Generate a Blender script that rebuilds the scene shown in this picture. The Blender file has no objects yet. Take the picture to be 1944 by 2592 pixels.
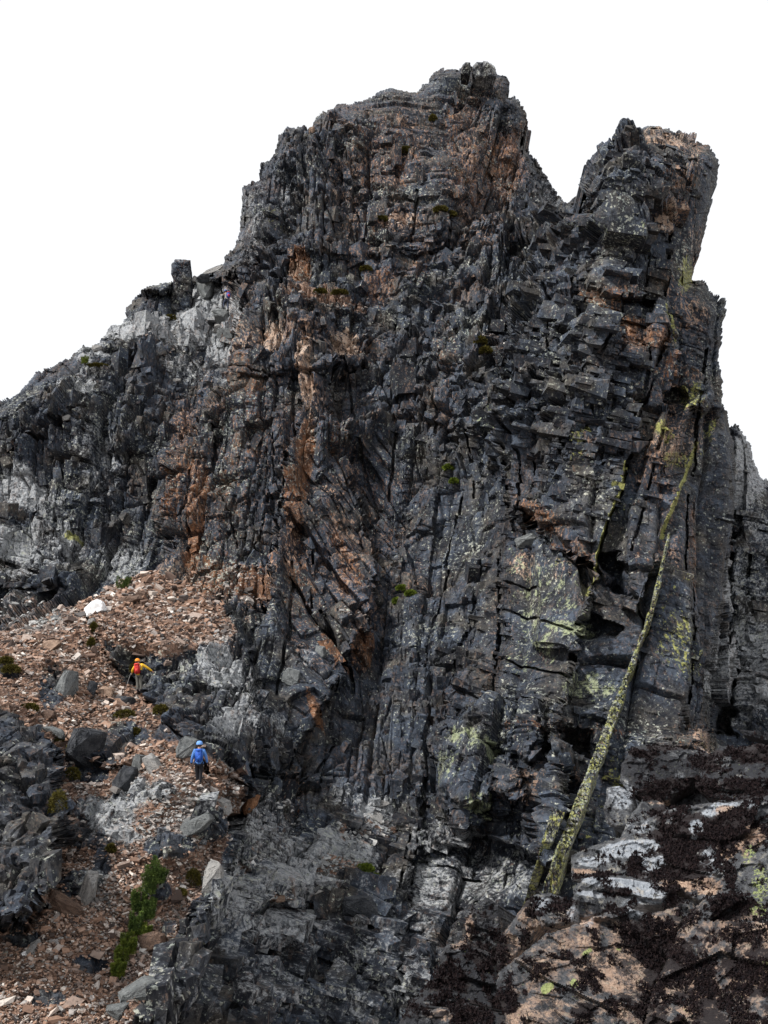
import bpy, bmesh, math, random
import numpy as np
from mathutils import Vector, Matrix
R = math.radians
C = bpy.context.scene.collection
scn = bpy.context.scene
rnd = random.Random(7)
rng = np.random.default_rng(11)

# ------------------------------------------------------------------ camera, sky, sun, exposure
PITCH = R(8.0)
F = 2520.0                       # focal length in photograph pixels
cam = bpy.data.cameras.new('camera')
cam.sensor_fit = 'VERTICAL'; cam.sensor_height = 36.0; cam.sensor_width = 27.0
cam.lens = 36.0 * F / 2592.0
cam.clip_start = 0.05; cam.clip_end = 6000
co = bpy.data.objects.new('camera', cam); C.objects.link(co)
co.location = (0, 0, 0); co.rotation_euler = (R(90) + PITCH, 0, 0)
scn.camera = co

SUN_EL, SUN_AZ = R(46), R(-70)     # azimuth from +Y, towards -X; the sun stands high to the left and slightly behind the viewer
world = bpy.data.worlds.new('World'); scn.world = world; world.use_nodes = True
wn = world.node_tree; wn.nodes.clear()
sky = wn.nodes.new('ShaderNodeTexSky'); sky.sky_type = 'NISHITA'; sky.sun_disc = False
sky.sun_elevation = SUN_EL; sky.sun_rotation = R(239)
sc_ = wn.nodes.new('ShaderNodeVectorMath'); sc_.operation = 'SCALE'; sc_.inputs['Scale'].default_value = 0.10
wm = wn.nodes.new('ShaderNodeMix'); wm.data_type = 'RGBA'; wm.inputs[0].default_value = 0.82
wm.inputs['B'].default_value = (1.10, 1.10, 1.10, 1)      # thick white overcast in front of the blue sky
bg = wn.nodes.new('ShaderNodeBackground'); bg.inputs['Strength'].default_value = 1.0
wo = wn.nodes.new('ShaderNodeOutputWorld')
wn.links.new(sky.outputs[0], sc_.inputs[0]); wn.links.new(sc_.outputs[0], wm.inputs['A'])
wn.links.new(wm.outputs['Result'], bg.inputs['Color']); wn.links.new(bg.outputs[0], wo.inputs[0])
sl = bpy.data.lights.new('sun', 'SUN'); sl.energy = 4.6; sl.angle = R(5); sl.color = (1.0, 0.97, 0.92)
so = bpy.data.objects.new('sun', sl); C.objects.link(so)
sdir = Vector((-math.cos(SUN_EL) * 0.86, -math.cos(SUN_EL) * 0.51, math.sin(SUN_EL)))
so.rotation_euler = sdir.to_track_quat('Z', 'Y').to_euler(); so.location = (-40, -30, 90)
scn.view_settings.view_transform = 'Standard'; scn.view_settings.look = 'None'
scn.view_settings.exposure = 0.14; scn.view_settings.gamma = 1.0
scn.view_settings.use_curve_mapping = False
scn.cycles.max_bounces = 4; scn.cycles.diffuse_bounces = 1

cp, sp = math.cos(PITCH), math.sin(PITCH)
HORIZON = 1296 + F * math.tan(PITCH)
def at(px, py, d):
    """world point seen at photograph pixel (px, py), d metres along the view axis"""
    a = (np.asarray(px, float) - 972) / F; b = (1296 - np.asarray(py, float)) / F
    return np.stack([a * d, (cp - b * sp) * d, (sp + b * cp) * d], -1)
def proj(P):
    d = P[..., 1] * cp + P[..., 2] * sp
    return 972 + F * P[..., 0] / d, 1296 - F * (P[..., 2] * cp - P[..., 1] * sp) / d, d

# ------------------------------------------------------------------ numeric noise
def h2(i, j, seed):
    n = (i.astype(np.int64) * 374761393 + j.astype(np.int64) * 668265263 + seed * 1442695041) & 0xffffffff
    n = ((n ^ (n >> 13)) * 1274126177) & 0xffffffff
    n = ((n ^ (n >> 16)) * 2246822519) & 0xffffffff
    return ((n ^ (n >> 15)) & 0xffffff) / float(0xffffff)
def vn(x, y, seed):
    i = np.floor(x); j = np.floor(y); fx = x - i; fy = y - j
    fx = fx * fx * (3 - 2 * fx); fy = fy * fy * (3 - 2 * fy)
    i = i.astype(np.int64); j = j.astype(np.int64)
    a = h2(i, j, seed); b = h2(i + 1, j, seed); c = h2(i, j + 1, seed); d = h2(i + 1, j + 1, seed)
    return (a * (1 - fx) + b * fx) * (1 - fy) + (c * (1 - fx) + d * fx) * fy
def fbm(x, y, seed, n=4, g=0.5):
    s = 0; a = 1; t = 0
    for k in range(n):
        s = s + a * vn(x, y, seed + k * 17); t += a; a *= g; x = x * 2.03 + 5.1; y = y * 2.03 + 1.7
    return s / t
def cell1(t, key, seed, jit=0.42):
    i = np.floor(t).astype(np.int64)
    b0 = i + jit * (h2(i, key, seed) - .5); b1 = i + 1 + jit * (h2(i + 1, key, seed) - .5)
    i = np.where(t < b0, i - 1, np.where(t >= b1, i + 1, i))
    b0 = i + jit * (h2(i, key, seed) - .5) * 1.0; b1 = i + 1 + jit * (h2(i + 1, key, seed) - .5)
    return i, (t - b0) / (b1 - b0)
def bricks(u, v, w, h, seed, tilt=1.0, crack=0.05, rows=0.9):
    """jointed blocks: height 0..1 with a random facet per block, crack depth and the block's random number"""
    zero = np.zeros(u.shape, np.int64)
    i, fu = cell1(u / w, zero, seed)
    ri = h2(i, zero + 3, seed + 5)
    j, fv = cell1(v / (h * (1 - .35 * rows + .7 * rows * ri)) + ri * 13.7, i, seed + 9)
    r1 = h2(i, j, seed + 1); r2 = h2(i, j, seed + 2) - .5; r3 = h2(i, j, seed + 3) - .5
    z = r1 + tilt * (r2 * (fu - .5) + r3 * (fv - .5)) * 1.6 + .35 * ri
    e = np.minimum(np.minimum(fu, 1 - fu) * w, np.minimum(fv, 1 - fv) * h)
    cr = np.exp(-(e / crack) ** 2) * h2(i, j, seed + 6)
    return z, cr, r1
def facets(u, v, s, seed, ax=1.0):
    """irregular broken facets: Voronoi cells, each a tilted plane"""
    x = u / s; y = v / (s * ax); i0 = np.floor(x).astype(np.int64); j0 = np.floor(y).astype(np.int64)
    best = np.full(x.shape, 9e9); second = best.copy(); z = np.zeros(x.shape); r = z.copy()
    for di in (-1, 0, 1):
        for dj in (-1, 0, 1):
            i = i0 + di; j = j0 + dj
            cx = i + h2(i, j, seed); cy = j + h2(i, j, seed + 1)
            dx = x - cx; dy = y - cy; d = dx * dx + dy * dy
            rr = h2(i, j, seed + 2)
            zz = rr + 1.1 * (h2(i, j, seed + 3) - .5) * dx + 1.1 * (h2(i, j, seed + 4) - .5) * dy
            m = d < best
            second = np.where(m, best, np.minimum(second, d))
            z = np.where(m, zz, z); r = np.where(m, rr, r); best = np.where(m, d, best)
    e = (np.sqrt(second) - np.sqrt(best)) * s
    return z, e, r
def sstep(a, b, x):
    t = np.clip((x - a) / (b - a), 0, 1); return t * t * (3 - 2 * t)
def sdf(X, Y, poly):
    """signed distance to a polygon in pixels, positive inside"""
    p = np.array(poly, float); q = np.roll(p, -1, 0); d = np.full(X.shape, 1e18); ins = np.zeros(X.shape, bool)
    for (ax, ay), (bx, by) in zip(p, q):
        ex, ey = bx - ax, by - ay; L = ex * ex + ey * ey + 1e-9
        t = np.clip(((X - ax) * ex + (Y - ay) * ey) / L, 0, 1)
        d = np.minimum(d, (X - ax - t * ex) ** 2 + (Y - ay - t * ey) ** 2)
        if ay != by:
            c = ((ay > Y) != (by > Y)) & (X < ex * (Y - ay) / (by - ay) + ax); ins ^= c
    return np.where(ins, 1, -1) * np.sqrt(d)
def upsample(G, x0, y0, st, X, Y):
    x = (X - x0) / st; y = (Y - y0) / st
    i = np.clip(np.floor(x).astype(int), 0, G.shape[1] - 2); j = np.clip(np.floor(y).astype(int), 0, G.shape[0] - 2)
    fx = np.clip(x - i, 0, 1); fy = np.clip(y - j, 0, 1)
    return (G[j, i] * (1 - fx) + G[j, i + 1] * fx) * (1 - fy) + (G[j + 1, i] * (1 - fx) + G[j + 1, i + 1] * fx) * fy

# ------------------------------------------------------------------ object helpers
def tag(o, label=None, cat=None, group=None, kind=None):
    if cat and not kind: kind = 'thing'
    if label: o['label'] = label
    if cat: o['category'] = cat
    if group: o['group'] = group
    if kind: o['kind'] = kind
    return o
def link_mesh(name, V, faces, mat, parent=None, smooth=False):
    me = bpy.data.meshes.new(name)
    if isinstance(faces, np.ndarray):
        n = faces.shape[1]
        me.vertices.add(len(V)); me.vertices.foreach_set('co', np.ascontiguousarray(V, np.float32).ravel())
        me.loops.add(faces.size); me.loops.foreach_set('vertex_index', np.ascontiguousarray(faces, np.int32).ravel())
        me.polygons.add(len(faces)); me.polygons.foreach_set('loop_start', np.arange(0, faces.size, n, dtype=np.int32))
        me.update(calc_edges=True)
    else:
        me.from_pydata([tuple(v) for v in V], [], faces); me.update()
    me.polygons.foreach_set('use_smooth', np.full(len(me.polygons), smooth))
    me.materials.append(mat)
    o = bpy.data.objects.new(name, me); C.objects.link(o)
    if parent: o.parent = parent
    return o
def set_attr(o, name, A):
    a = o.data.attributes.new(name, 'FLOAT_COLOR', 'POINT')
    a.data.foreach_set('color', np.ascontiguousarray(A, np.float32).ravel())
def empty(name, loc, rz=0):
    o = bpy.data.objects.new(name, None); C.objects.link(o); o.location = loc; o.rotation_euler = (0, 0, rz)
    o.empty_display_size = .2
    return o

# ------------------------------------------------------------------ materials
class NT:
    def __init__(s, name, rough=0.85, spec=0.25):
        s.m = bpy.data.materials.new(name); s.m.use_nodes = True; s.t = s.m.node_tree
        s.b = s.t.nodes['Principled BSDF']; s.b.inputs['Roughness'].default_value = rough
        s.b.inputs['Specular IOR Level'].default_value = spec
        s.tc = s.t.nodes.new('ShaderNodeTexCoord')
    def n(s, k): return s.t.nodes.new(k)
    def l(s, a, b): s.t.links.new(a, b)
    def put(s, sock, v):
        if isinstance(v, bpy.types.NodeSocket): s.l(v, sock)
        elif v is not None: sock.default_value = v
    def math(s, op, a, b=None, c=None, clamp=False):
        n = s.n('ShaderNodeMath'); n.operation = op; n.use_clamp = clamp
        s.put(n.inputs[0], a); s.put(n.inputs[1], b)
        if c is not None: s.put(n.inputs[2], c)
        return n.outputs[0]
    def coord(s, scale=(1, 1, 1), rot=(0, 0, 0)):
        n = s.n('ShaderNodeMapping'); n.inputs['Scale'].default_value = scale; n.inputs['Rotation'].default_value = rot
        s.l(s.tc.outputs['Object'], n.inputs[0]); return n.outputs[0]
    def noise(s, vec, scale, detail=5, rough=.6, dist=0.0):
        n = s.n('ShaderNodeTexNoise'); s.l(vec, n.inputs['Vector']); n.inputs['Scale'].default_value = scale
        n.inputs['Detail'].default_value = detail; n.inputs['Roughness'].default_value = rough
        n.inputs['Distortion'].default_value = dist; return n.outputs[0]
    def voro(s, vec, scale, out='Distance', feature='F1'):
        n = s.n('ShaderNodeTexVoronoi'); n.feature = feature; s.l(vec, n.inputs['Vector']); n.inputs['Scale'].default_value = scale
        return n.outputs[out]
    def step(s, a, b, x):
        n = s.n('ShaderNodeMapRange'); n.interpolation_type = 'SMOOTHSTEP'; s.put(n.inputs[0], x)
        n.inputs[1].default_value = a; n.inputs[2].default_value = b; return n.outputs[0]
    def mix(s, f, a, b):
        n = s.n('ShaderNodeMix'); n.data_type = 'RGBA'; s.put(n.inputs[0], f)
        for k, v in (('A', a), ('B', b)):
            if isinstance(v, tuple): v = (*v, 1) if len(v) == 3 else v
            s.put(n.inputs[k], v)
        return n.outputs['Result']
    def attr(s, name):
        a = s.n('ShaderNodeAttribute'); a.attribute_name = name; q = s.n('ShaderNodeSeparateColor'); s.l(a.outputs['Color'], q.inputs[0])
        return q.outputs[0], q.outputs[1], q.outputs[2], a.outputs['Alpha']
    def done(s, col, bump=None, strength=.5, dist=.05):
        s.put(s.b.inputs['Base Color'], col)
        if bump is not None:
            n = s.n('ShaderNodeBump'); n.inputs['Strength'].default_value = strength; n.inputs['Distance'].default_value = dist
            s.l(bump, n.inputs['Height']); s.l(n.outputs[0], s.b.inputs['Normal'])
        return s.m

def cliff_material(name, k=1.0):
    """dark jointed rock with speckled lichen; A = rust, pale, lichen, block; B = yellow lichen, tan, scree, unused. k: feature scale"""
    t = NT(name, .78, .3)
    rust, pale, lich, blk = t.attr('A'); yel, tan, scr, fine = t.attr('B')
    c = t.coord((1, 1, .6)); ci = t.coord((1, 1, 1))
    nb = t.noise(ci, .22 * k, 4, .55)
    ng = t.noise(c, 1.3 * k, 10, .74, .4)
    nf = t.noise(ci, 6.0 * k, 6, .75)
    nv = t.noise(t.coord((2.8, 2.8, .5), (0, R(-8), 0)), 1.5 * k, 8, .72)
    def cover(mask, noise, gain=1.9, w=.06):
        return t.step(.5 - w, .5 + w, t.math('ADD', mask, t.math('MULTIPLY', t.math('SUBTRACT', noise, .5), gain)))
    tone = t.math('ADD', t.math('MULTIPLY', blk, .16), t.math('ADD', t.math('MULTIPLY', ng, .62), t.math('MULTIPLY', nf, .38)))
    col = t.mix(t.step(.46, .76, tone), (.005, .0065, .012), t.mix(t.step(.42, .64, t.noise(ci, .4 * k, 5, .6)), (.078, .099, .136), (.118, .108, .094)))
    f = cover(t.math('ADD', .17, t.math('MULTIPLY', t.math('SUBTRACT', nb, .5), .5)), t.noise(c, 2.4 * k, 8, .75), 1.9, .05)
    col = t.mix(t.math('MULTIPLY', f, .8), col, t.mix(nf, (.07, .08, .085), (.28, .29, .29)))
    f = cover(t.math('MULTIPLY', pale, .98), t.math('ADD', t.math('MULTIPLY', ng, .6), t.math('MULTIPLY', nf, .4)), 2.3, .12)
    col = t.mix(t.math('MULTIPLY', f, .88), col, t.mix(t.step(.3, .7, nf), (.13, .145, .165), (.50, .51, .52)))
    f = cover(t.math('MULTIPLY', rust, t.math('ADD', .50, t.math('MULTIPLY', blk, .42))), t.math('ADD', t.math('MULTIPLY', nv, .55), t.math('MULTIPLY', nf, .45)), 3.2, .10)
    col = t.mix(t.math('MULTIPLY', f, .85), col, t.mix(t.step(.36, .66, ng), (.045, .024, .016), (.34, .150, .062)))
    nt = t.math('ADD', t.math('MULTIPLY', nv, .6), t.math('MULTIPLY', nf, .4))
    f = cover(t.math('MULTIPLY', tan, .72), nt, 2.3, .06)
    col = t.mix(f, col, t.mix(t.step(.3, .7, ng), (.22, .145, .105), (.58, .44, .34)))
    col = t.mix(t.math('MULTIPLY', cover(scr, ng, 1.5, .1), .9), col, t.mix(t.step(.35, .65, nf), (.10, .055, .038), (.38, .23, .16)))
    # lichen speckle: grey, pinkish, then the patches of the masks
    sp1 = t.noise(ci, 4.6 * k, 5, .7); patch = t.math('MULTIPLY', t.math('SUBTRACT', nb, .5), .35)
    f = t.step(.60, .65, t.math('ADD', sp1, patch))
    col = t.mix(t.math('MULTIPLY', f, .85), col, t.mix(t.step(.4, .6, ng), (.24, .27, .25), (.56, .56, .47)))
    f = t.step(.60, .63, t.noise(c, 1.9 * k, 10, .82))
    col = t.mix(t.math('MULTIPLY', f, .6), col, t.mix(t.step(.35, .65, nf), (.15, .175, .19), (.42, .43, .42)))
    f = t.step(.575, .615, t.math('SUBTRACT', t.noise(t.coord((1.3, 1.3, .6), (0, 0, R(40))), 3.6 * k, 6, .72), patch))
    col = t.mix(t.math('MULTIPLY', f, t.math('ADD', .18, t.math('MULTIPLY', t.math('ADD', rust, tan, None, True), .9), None, True)), col, (.42, .27, .19))
    f = cover(t.math('MULTIPLY', lich, .50), t.math('ADD', t.math('MULTIPLY', t.noise(c, 1.7 * k, 10, .78), .7), t.math('MULTIPLY', nf, .3)), 2.3, .07)
    col = t.mix(t.math('MULTIPLY', f, .8), col, t.mix(t.step(.3, .7, nf), (.19, .22, .13), (.44, .48, .29)))
    f = cover(t.math('MULTIPLY', yel, .52), t.math('ADD', t.math('MULTIPLY', t.noise(t.coord((1.5, 1.5, .6)), 2.0 * k, 10, .78), .65), t.math('MULTIPLY', nf, .35)), 2.4, .07)
    col = t.mix(t.math('MULTIPLY', f, .85), col, t.mix(t.step(.3, .7, nf), (.14, .14, .035), (.48, .48, .15)))
    # black lichen crust on top of everything
    f = t.step(.545, .60, t.noise(c, 2.6 * k, 9, .78))
    col = t.mix(t.math('MULTIPLY', f, .8), col, (.010, .011, .016))
    h = t.math('ADD', t.math('MULTIPLY', ng, 1.0), t.math('MULTIPLY', nf, .45))
    return t.done(col, h, .9, .22 / k)

def plain(name, c1, c2, scale=8.0, rough=.8, bump=.02, spec=.3):
    t = NT(name, rough, spec); c = t.coord(); n = t.noise(c, scale, 5, .65)
    return t.done(t.mix(t.step(.3, .7, n), c1, c2), n, .5, bump)

M = {}
M['cliff'] = cliff_material('cliff_rock', 1.0)
M['near'] = cliff_material('near_rock', 1.35)
def loose_rock(name, c1, c2, spots=(.20, .21, .17), k=2.6, amount=.62):
    t = NT(name, .85, .2); c = t.coord(); n = t.noise(c, 2.2 * k, 8, .7); m = t.noise(c, 9 * k, 4, .65)
    col = t.mix(t.step(.3, .7, n), c1, c2)
    col = t.mix(t.math('MULTIPLY', t.step(amount, amount + .06, m), .7), col, spots)
    col = t.mix(t.math('MULTIPLY', t.step(.52, .60, t.noise(c, 4.3 * k, 9, .78)), .75), col, (.02, .022, .028))
    return t.done(col, t.math('ADD', n, t.math('MULTIPLY', m, .5)), 1.0, .12)
M['dark_block'] = loose_rock('dark_block_rock', (.022, .025, .032), (.10, .105, .115))
M['grey_block'] = loose_rock('grey_block_rock', (.11, .12, .125), (.26, .27, .27))
M['pale_block'] = loose_rock('pale_block_rock', (.24, .24, .24), (.48, .46, .44))
M['tan_block'] = loose_rock('tan_block_rock', (.22, .14, .10), (.46, .33, .25))
M['brown_block'] = loose_rock('brown_block_rock', (.10, .065, .05), (.24, .16, .12))
M['rust_block'] = loose_rock('rust_block_rock', (.16, .07, .035), (.42, .22, .12))
M['quartz'] = plain('quartz', (.75, .75, .76), (.92, .92, .92), 3)

# ------------------------------------------------------------------ the mountain's outline and relief (photograph pixels, metres)
SKY = [(-560,1110),(-300,1060),(-80,1015),(0,1005),(24,998),(53,982),(70,961),(88,937),(129,920),(176,900),(199,879),(209,869),(220,877),(234,873),(281,838),(307,830),
 (322,808),(322,787),(346,750),(375,724),(404,717),(436,712),(445,740),(478,740),(483,712),(498,709),(510,694),(541,682),(568,666),(574,645),(592,615),(607,562),(612,533),
 (612,469),(644,463),(662,455),(662,416),(680,404),(697,387),(703,352),(724,340),(756,328),(787,319),(806,293),(809,284),(838,272),(867,275),(902,264),
 (937,252),(978,234),(1019,234),(1043,240),(1066,234),(1066,217),(1084,211),(1096,188),(1125,173),(1166,170),(1178,158),(1190,159),(1193,176),(1207,155),
 (1236,155),(1254,173),(1256,193),(1283,199),(1291,223),(1287,248),(1301,240),(1318,252),(1339,299),(1339,346),(1324,352),(1348,393),(1377,434),(1400,475),
 (1427,516),(1442,517),(1453,498),(1485,485),(1496,454),(1510,402),(1530,395),(1553,341),(1580,325),(1625,322),(1684,332),(1729,341),(1761,345),(1765,368),
 (1790,370),(1811,386),(1823,411),(1820,449),(1804,503),(1783,594),(1761,662),(1750,702),(1783,705),(1802,730),(1829,761),(1831,797),(1815,910),(1817,955),
 (1815,1019),(1829,1060),(1847,1078),(1865,1075),(1896,1118),(1905,1159),(1924,1200),(1950,1215),(2040,1290),(2180,1370),(2180,2900),(-560,2900)]
CTRL = [(-540,1200,84),(-540,1700,60),(-540,2300,38),(-540,2850,29),(-200,1000,80),(0,1080,77),(0,1250,73),(0,1400,71),(0,1500,68),(-200,1500,66),(150,960,82),(300,800,88),(450,760,90),(575,790,88),(450,900,84),
 (300,1100,76),(250,1400,69),(420,1350,70),(560,650,95),(620,480,100),(700,320,108),(900,260,112),(1200,180,117),(1330,330,112),(1400,500,104),(900,500,100),
 (1150,450,102),(800,700,90),(1100,750,88),(1000,1000,80),(700,1000,77),(650,1300,70),(900,1350,70),(1100,1300,71),(850,1600,62),(650,1600,60),(1060,1700,60),
 (900,1900,53),(700,1900,50),(640,2050,44),(1100,2000,51),(800,2150,44),(900,2300,41),(700,2400,38),(900,2560,37),(500,2560,32),(900,2880,34),(1500,500,77),
 (1650,350,79),(1780,450,77),(1650,600,73),(1500,800,68),(1780,900,69),(1600,1100,63),(1350,1000,68),(1350,1300,64),(1700,1400,58),(1400,1600,56),
 (1600,1700,52),(1300,1900,50),(1500,1950,48),(1750,1850,50),(1400,2200,43),(1200,2300,42),(1100,2600,37),(1700,2300,38),(1944,1500,60),(1944,2600,34),
 (2160,1400,64),(2160,2880,32),(250,1520,61),(100,1620,56),(-100,1700,52),(350,1600,57),(330,1748,53),(480,1800,48),(500,1978,40),(200,2000,42),(0,1950,42),
 (200,2200,36),(0,2300,35),(100,2560,31),(350,2400,34),(500,2300,36),(550,2120,39),(-200,2600,31),(300,2880,28),(-200,2880,28)]
# (polygon, extra depth in m (+ is farther), softness px, jag px)
FOLDS = [
 ([(1320,360),(1350,300),(1460,480),(1440,560),(1400,640),(1390,560),(1362,470),(1335,420)], 9, 8, 10),          # shoulder behind the summit
 ([(1442,470),(1400,560),(1370,660),(1330,780),(1310,900),(1295,1100),(1290,1290),(1500,1440),(1440,1650),(1390,1900),(1350,2250),(1500,2300),(1760,2000),(1840,1500),
   (1850,1060),(1860,400),(1500,250)], -5, 10, 10),                                                              # the right-hand tower stands forward
 ([(1290,1290),(1275,1420),(1270,1600),(1240,1800),(1150,1880),(1130,2010),(1180,2100),(1400,2200),(1440,1650),(1510,1450)], -3.2, 12, 8),
 ([(1831,1000),(1840,1300),(1850,1650),(1800,1900),(1944,2000),(2180,1900),(2180,1000),(1900,900)], 9, 14, 2),   # ridge behind on the right
 ([(1700,1180),(1760,1250),(1745,1500),(1735,1850),(1860,1850),(1860,1100),(1835,1040),(1760,1040)], 3.2, 10, 8),
 ([(-560,900),(610,700),(600,880),(570,960),(470,1060),(420,1180),(405,1400),(340,1500),(-560,1700)], 5, 14, 12),  # left shoulder behind the buttress
 ([(-560,1480),(130,1490),(200,1440),(130,1340),(60,1310),(-560,1280)], -2.5, 10, 14),                            # pale lower wall on the far left
 ([(-560,1720),(0,1592),(120,1542),(230,1496),(320,1452),(420,1452),(540,1500),(640,1640),(640,1900),(400,2700),(-560,2800)], -3.5, 12, 6),   # scree fan
 ([(590,745),(700,742),(800,755),(930,770),(935,900),(900,930),(600,960)], -1.3, 8, 8),                             # blocky buttress with flat top
 ([(780,900),(830,905),(900,1180),(960,1400),(940,1560),(760,1900),(620,1960),(640,1600),(700,1350),(735,1150)], -2.2, 10, 10),             # central rib
 ([(640,745),(735,690),(735,650),(1000,640),(1250,600),(1330,720),(1290,860),(1100,860),(930,800),(900,770)], 1.6, 12, 10),
 ([(1050,1150),(1090,1120),(1060,1450),(985,1680),(930,1720),(900,1700),(960,1600),(1000,1400)], 1.1, 30, 8),       # gully
 ([(1300,620),(1330,600),(1290,860),(1235,880),(1260,760)], 2.2, 18, 8),
 ([(1470,720),(1570,745),(1660,760),(1640,900),(1560,870),(1440,800)], 3.0, 9, 8),                                # rusty alcove
 ([(1400,720),(1475,725),(1450,830),(1395,830)], -1.6, 6, 4),
 ([(1530,840),(1640,890),(1625,935),(1500,880)], -1.6, 5, 5),
 ([(1520,1410),(1560,1405),(1612,1462),(1605,1500),(1560,1480)], 2.6, 6, 4),                                      # hole under the roof
 ([(1290,1285),(1340,1290),(1440,1370),(1530,1460),(1470,1450),(1370,1370),(1300,1345)], 1.8, 7, 5),
 ([(1660,985),(1735,990),(1720,1050),(1655,1040)], 2.2, 6, 3),                                                    # yellow hollow
 ([(1480,1560),(1580,1590),(1560,1620),(1480,1600)], 1.8, 6, 4),
 ([(1370,1820),(1500,1850),(1500,1930),(1370,1900)], 2.6, 8, 5),                                                  # cave at the foot
 ([(1230,1800),(1385,1800),(1370,1930),(1180,1870)], -1.2, 8, 6),
 ([(1100,1880),(1290,1910),(1330,2010),(1270,2060),(1120,1990)], -1.6, 8, 8),
 ([(1240,1990),(1330,2030),(1340,2120),(1200,2110)], 2.0, 8, 6),
 ([(640,2270),(860,2280),(990,2325),(1000,2335),(860,2345),(750,2375),(640,2375)], 1.2, 5, 5),
 ([(600,2395),(750,2400),(900,2410),(960,2440),(940,2540),(820,2510),(600,2490)], 1.6, 8, 8),                       # undercut band
 ([(600,2520),(930,2530),(960,2592),(960,2900),(560,2900)], -1.4, 7, 8),
 ([(1060,2150),(1230,2130),(1210,2260),(1110,2380),(1000,2500),(1000,2300)], 1.5, 12, 10),
 ([(-560,1800),(40,1790),(120,1850),(160,1980),(165,2120),(120,2260),(60,2330),(-560,2330)], -4.5, 12, 16),         # dark outcrop, far left
 ([(180,1850),(330,1850),(335,1925),(260,1945),(190,1915)], -1.2, 8, 8),
 ([(310,1665),(350,1660),(420,1700),(560,1830),(640,1900),(630,1990),(520,1950),(460,1850),(380,1780),(330,1740),(250,1640),(240,1600)], -1.0, 7, 6),
 ([(560,2000),(640,1960),(640,2050),(560,2200),(480,2330),(380,2450),(300,2592),(700,2592),(760,2350),(760,2100)], -1.8, 18, 12),
 ([(1715,560),(1700,760),(1662,900),(1622,1010),(1592,1150),(1552,1290),(1503,1480),(1452,1650),(1330,1640),(1380,1200),(1450,900),(1560,560)], -1.5, 4, 2),
 ([(1800,1000),(1752,1170),(1704,1316),(1654,1448),(1618,1560),(1560,1540),(1600,1300),(1690,1000)], -1.3, 4, 2),
 ([(600,790),(585,790),(560,760),(560,735),(600,735)], 1.8, 5, 3),                                                  # niche of the climber
]
CRACKS = [ ([(745,1050),(735,1200),(690,1400),(640,1560)],3,.8),([(870,900),(905,1100),(960,1300)],3,.7),([(1010,900),(1000,1100),(985,1250)],3.5,.8),([(1120,900),(1105,1100)],3,.6),([(1200,1000),(1190,1250)],3,.7),([(1160,1250),(1120,1430)],3,.7),([(560,1250),(600,1380)],3,.6),([(470,1180),(472,1330)],3,.6),([(1690,1050),(1650,1200),(1600,1400)],3,.8),([(1790,880),(1770,1050),(1755,1200)],3,.9),([(1650,620),(1640,760)],3,.8),([(1330,900),(1320,1100),(1310,1280)],3,.9),([(1360,930),(1350,1200)],2.6,.8),   # (polyline, half width px, depth m)
 ([(1715,560),(1700,760),(1662,900),(1622,1010),(1592,1150),(1552,1290),(1503,1480),(1452,1650)],4,1.6),
 ([(1648,880),(1612,1020),(1570,1150)],3.5,1.0),([(1290,830),(1296,1000),(1290,1290)],4,1.4),([(1330,640),(1290,760),(1240,880)],5,1.6),
 ([(1080,1980),(1062,2090),(1036,2300),(1005,2592)],3.2,.7),([(1040,2100),(1010,2270),(975,2420)],3,1.0),([(760,2330),(742,2470)],3.5,1.0),
 ([(1410,760),(1395,900),(1385,1050)],3,.9),([(1480,800),(1455,930),(1440,1060),(1425,1200)],3,.9),([(1540,860),(1510,1000),(1480,1150)],3,.9),
 ([(1265,1420),(1260,1600),(1235,1780)],3.5,1.0),([(1210,1420),(1195,1560),(1140,1740)],3,.8),([(1130,1440),(1100,1600),(1080,1720)],3,.8),
 ([(1270,1540),(1380,1560),(1455,1590)],3,.8),([(1250,1660),(1370,1690),(1430,1705)],3.5,1.0),([(1260,1470),(1350,1480)],2.5,.5),([(1240,1760),(1400,1790)],3,.9),
 ([(690,1100),(700,1230),(640,1420)],3,.7),([(740,1420),(730,1600),(700,1750)],3.5,1.0),([(790,1380),(788,1520)],4,1.2),([(640,1500),(600,1680)],3,.8),([(810,1530),(850,1620),(885,1680),(895,1740)],5,1.5),
 ([(660,820),(662,900)],3.5,1.0),([(935,870),(930,930),(860,960)],3,.8),([(700,960),(830,958)],3,.7),([(590,940),(700,930)],3,.5),
 ([(1060,500),(1040,600)],3.5,1.0),([(905,540),(930,640)],3,.7),([(1140,560),(1130,700)],3,.7),([(1000,800),(1000,870)],3,.7),
 ([(1840,1240),(1838,1500),(1830,1640)],3.5,1.2),([(1900,1350),(1895,1560)],4,1.2),([(1750,1250),(1740,1520),(1737,1780)],4,1.4),([(1560,1480),(1620,1510),(1640,1600)],4,1.0),
 ([(120,880),(200,960)],3,.6),([(0,1130),(130,1120),(200,1100)],4,1.0),([(0,1420),(70,1440),(180,1470)],4,1.0),([(260,1330),(262,1430)],3.5,.9),([(370,1250),(350,1400)],3,.6),([(530,1060),(528,1180)],4,1.2),
 ([(340,1740),(420,1830),(500,1900),(530,1970)],5,1.3),([(220,1560),(262,1650),(320,1730)],3.5,.7),([(240,1790),(190,1850)],3,.5),([(640,2000),(800,1960),(850,1880)],3,.8),
 ([(870,2340),(960,2345),(1010,2320)],4,1.0),([(790,2240),(785,2330)],3.5,.8),([(1000,2170),(1080,2180),(1200,2220)],3,.6)]
X0, Y0, X1, Y1 = -540, 110, 2172, 2760
CS = 6.0
cx = np.arange(X0, X1 + CS * 2, CS); cy = np.arange(Y0 - 12, Y1 + CS * 2, CS)
CX, CY = np.meshgrid(cx, cy)
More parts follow.
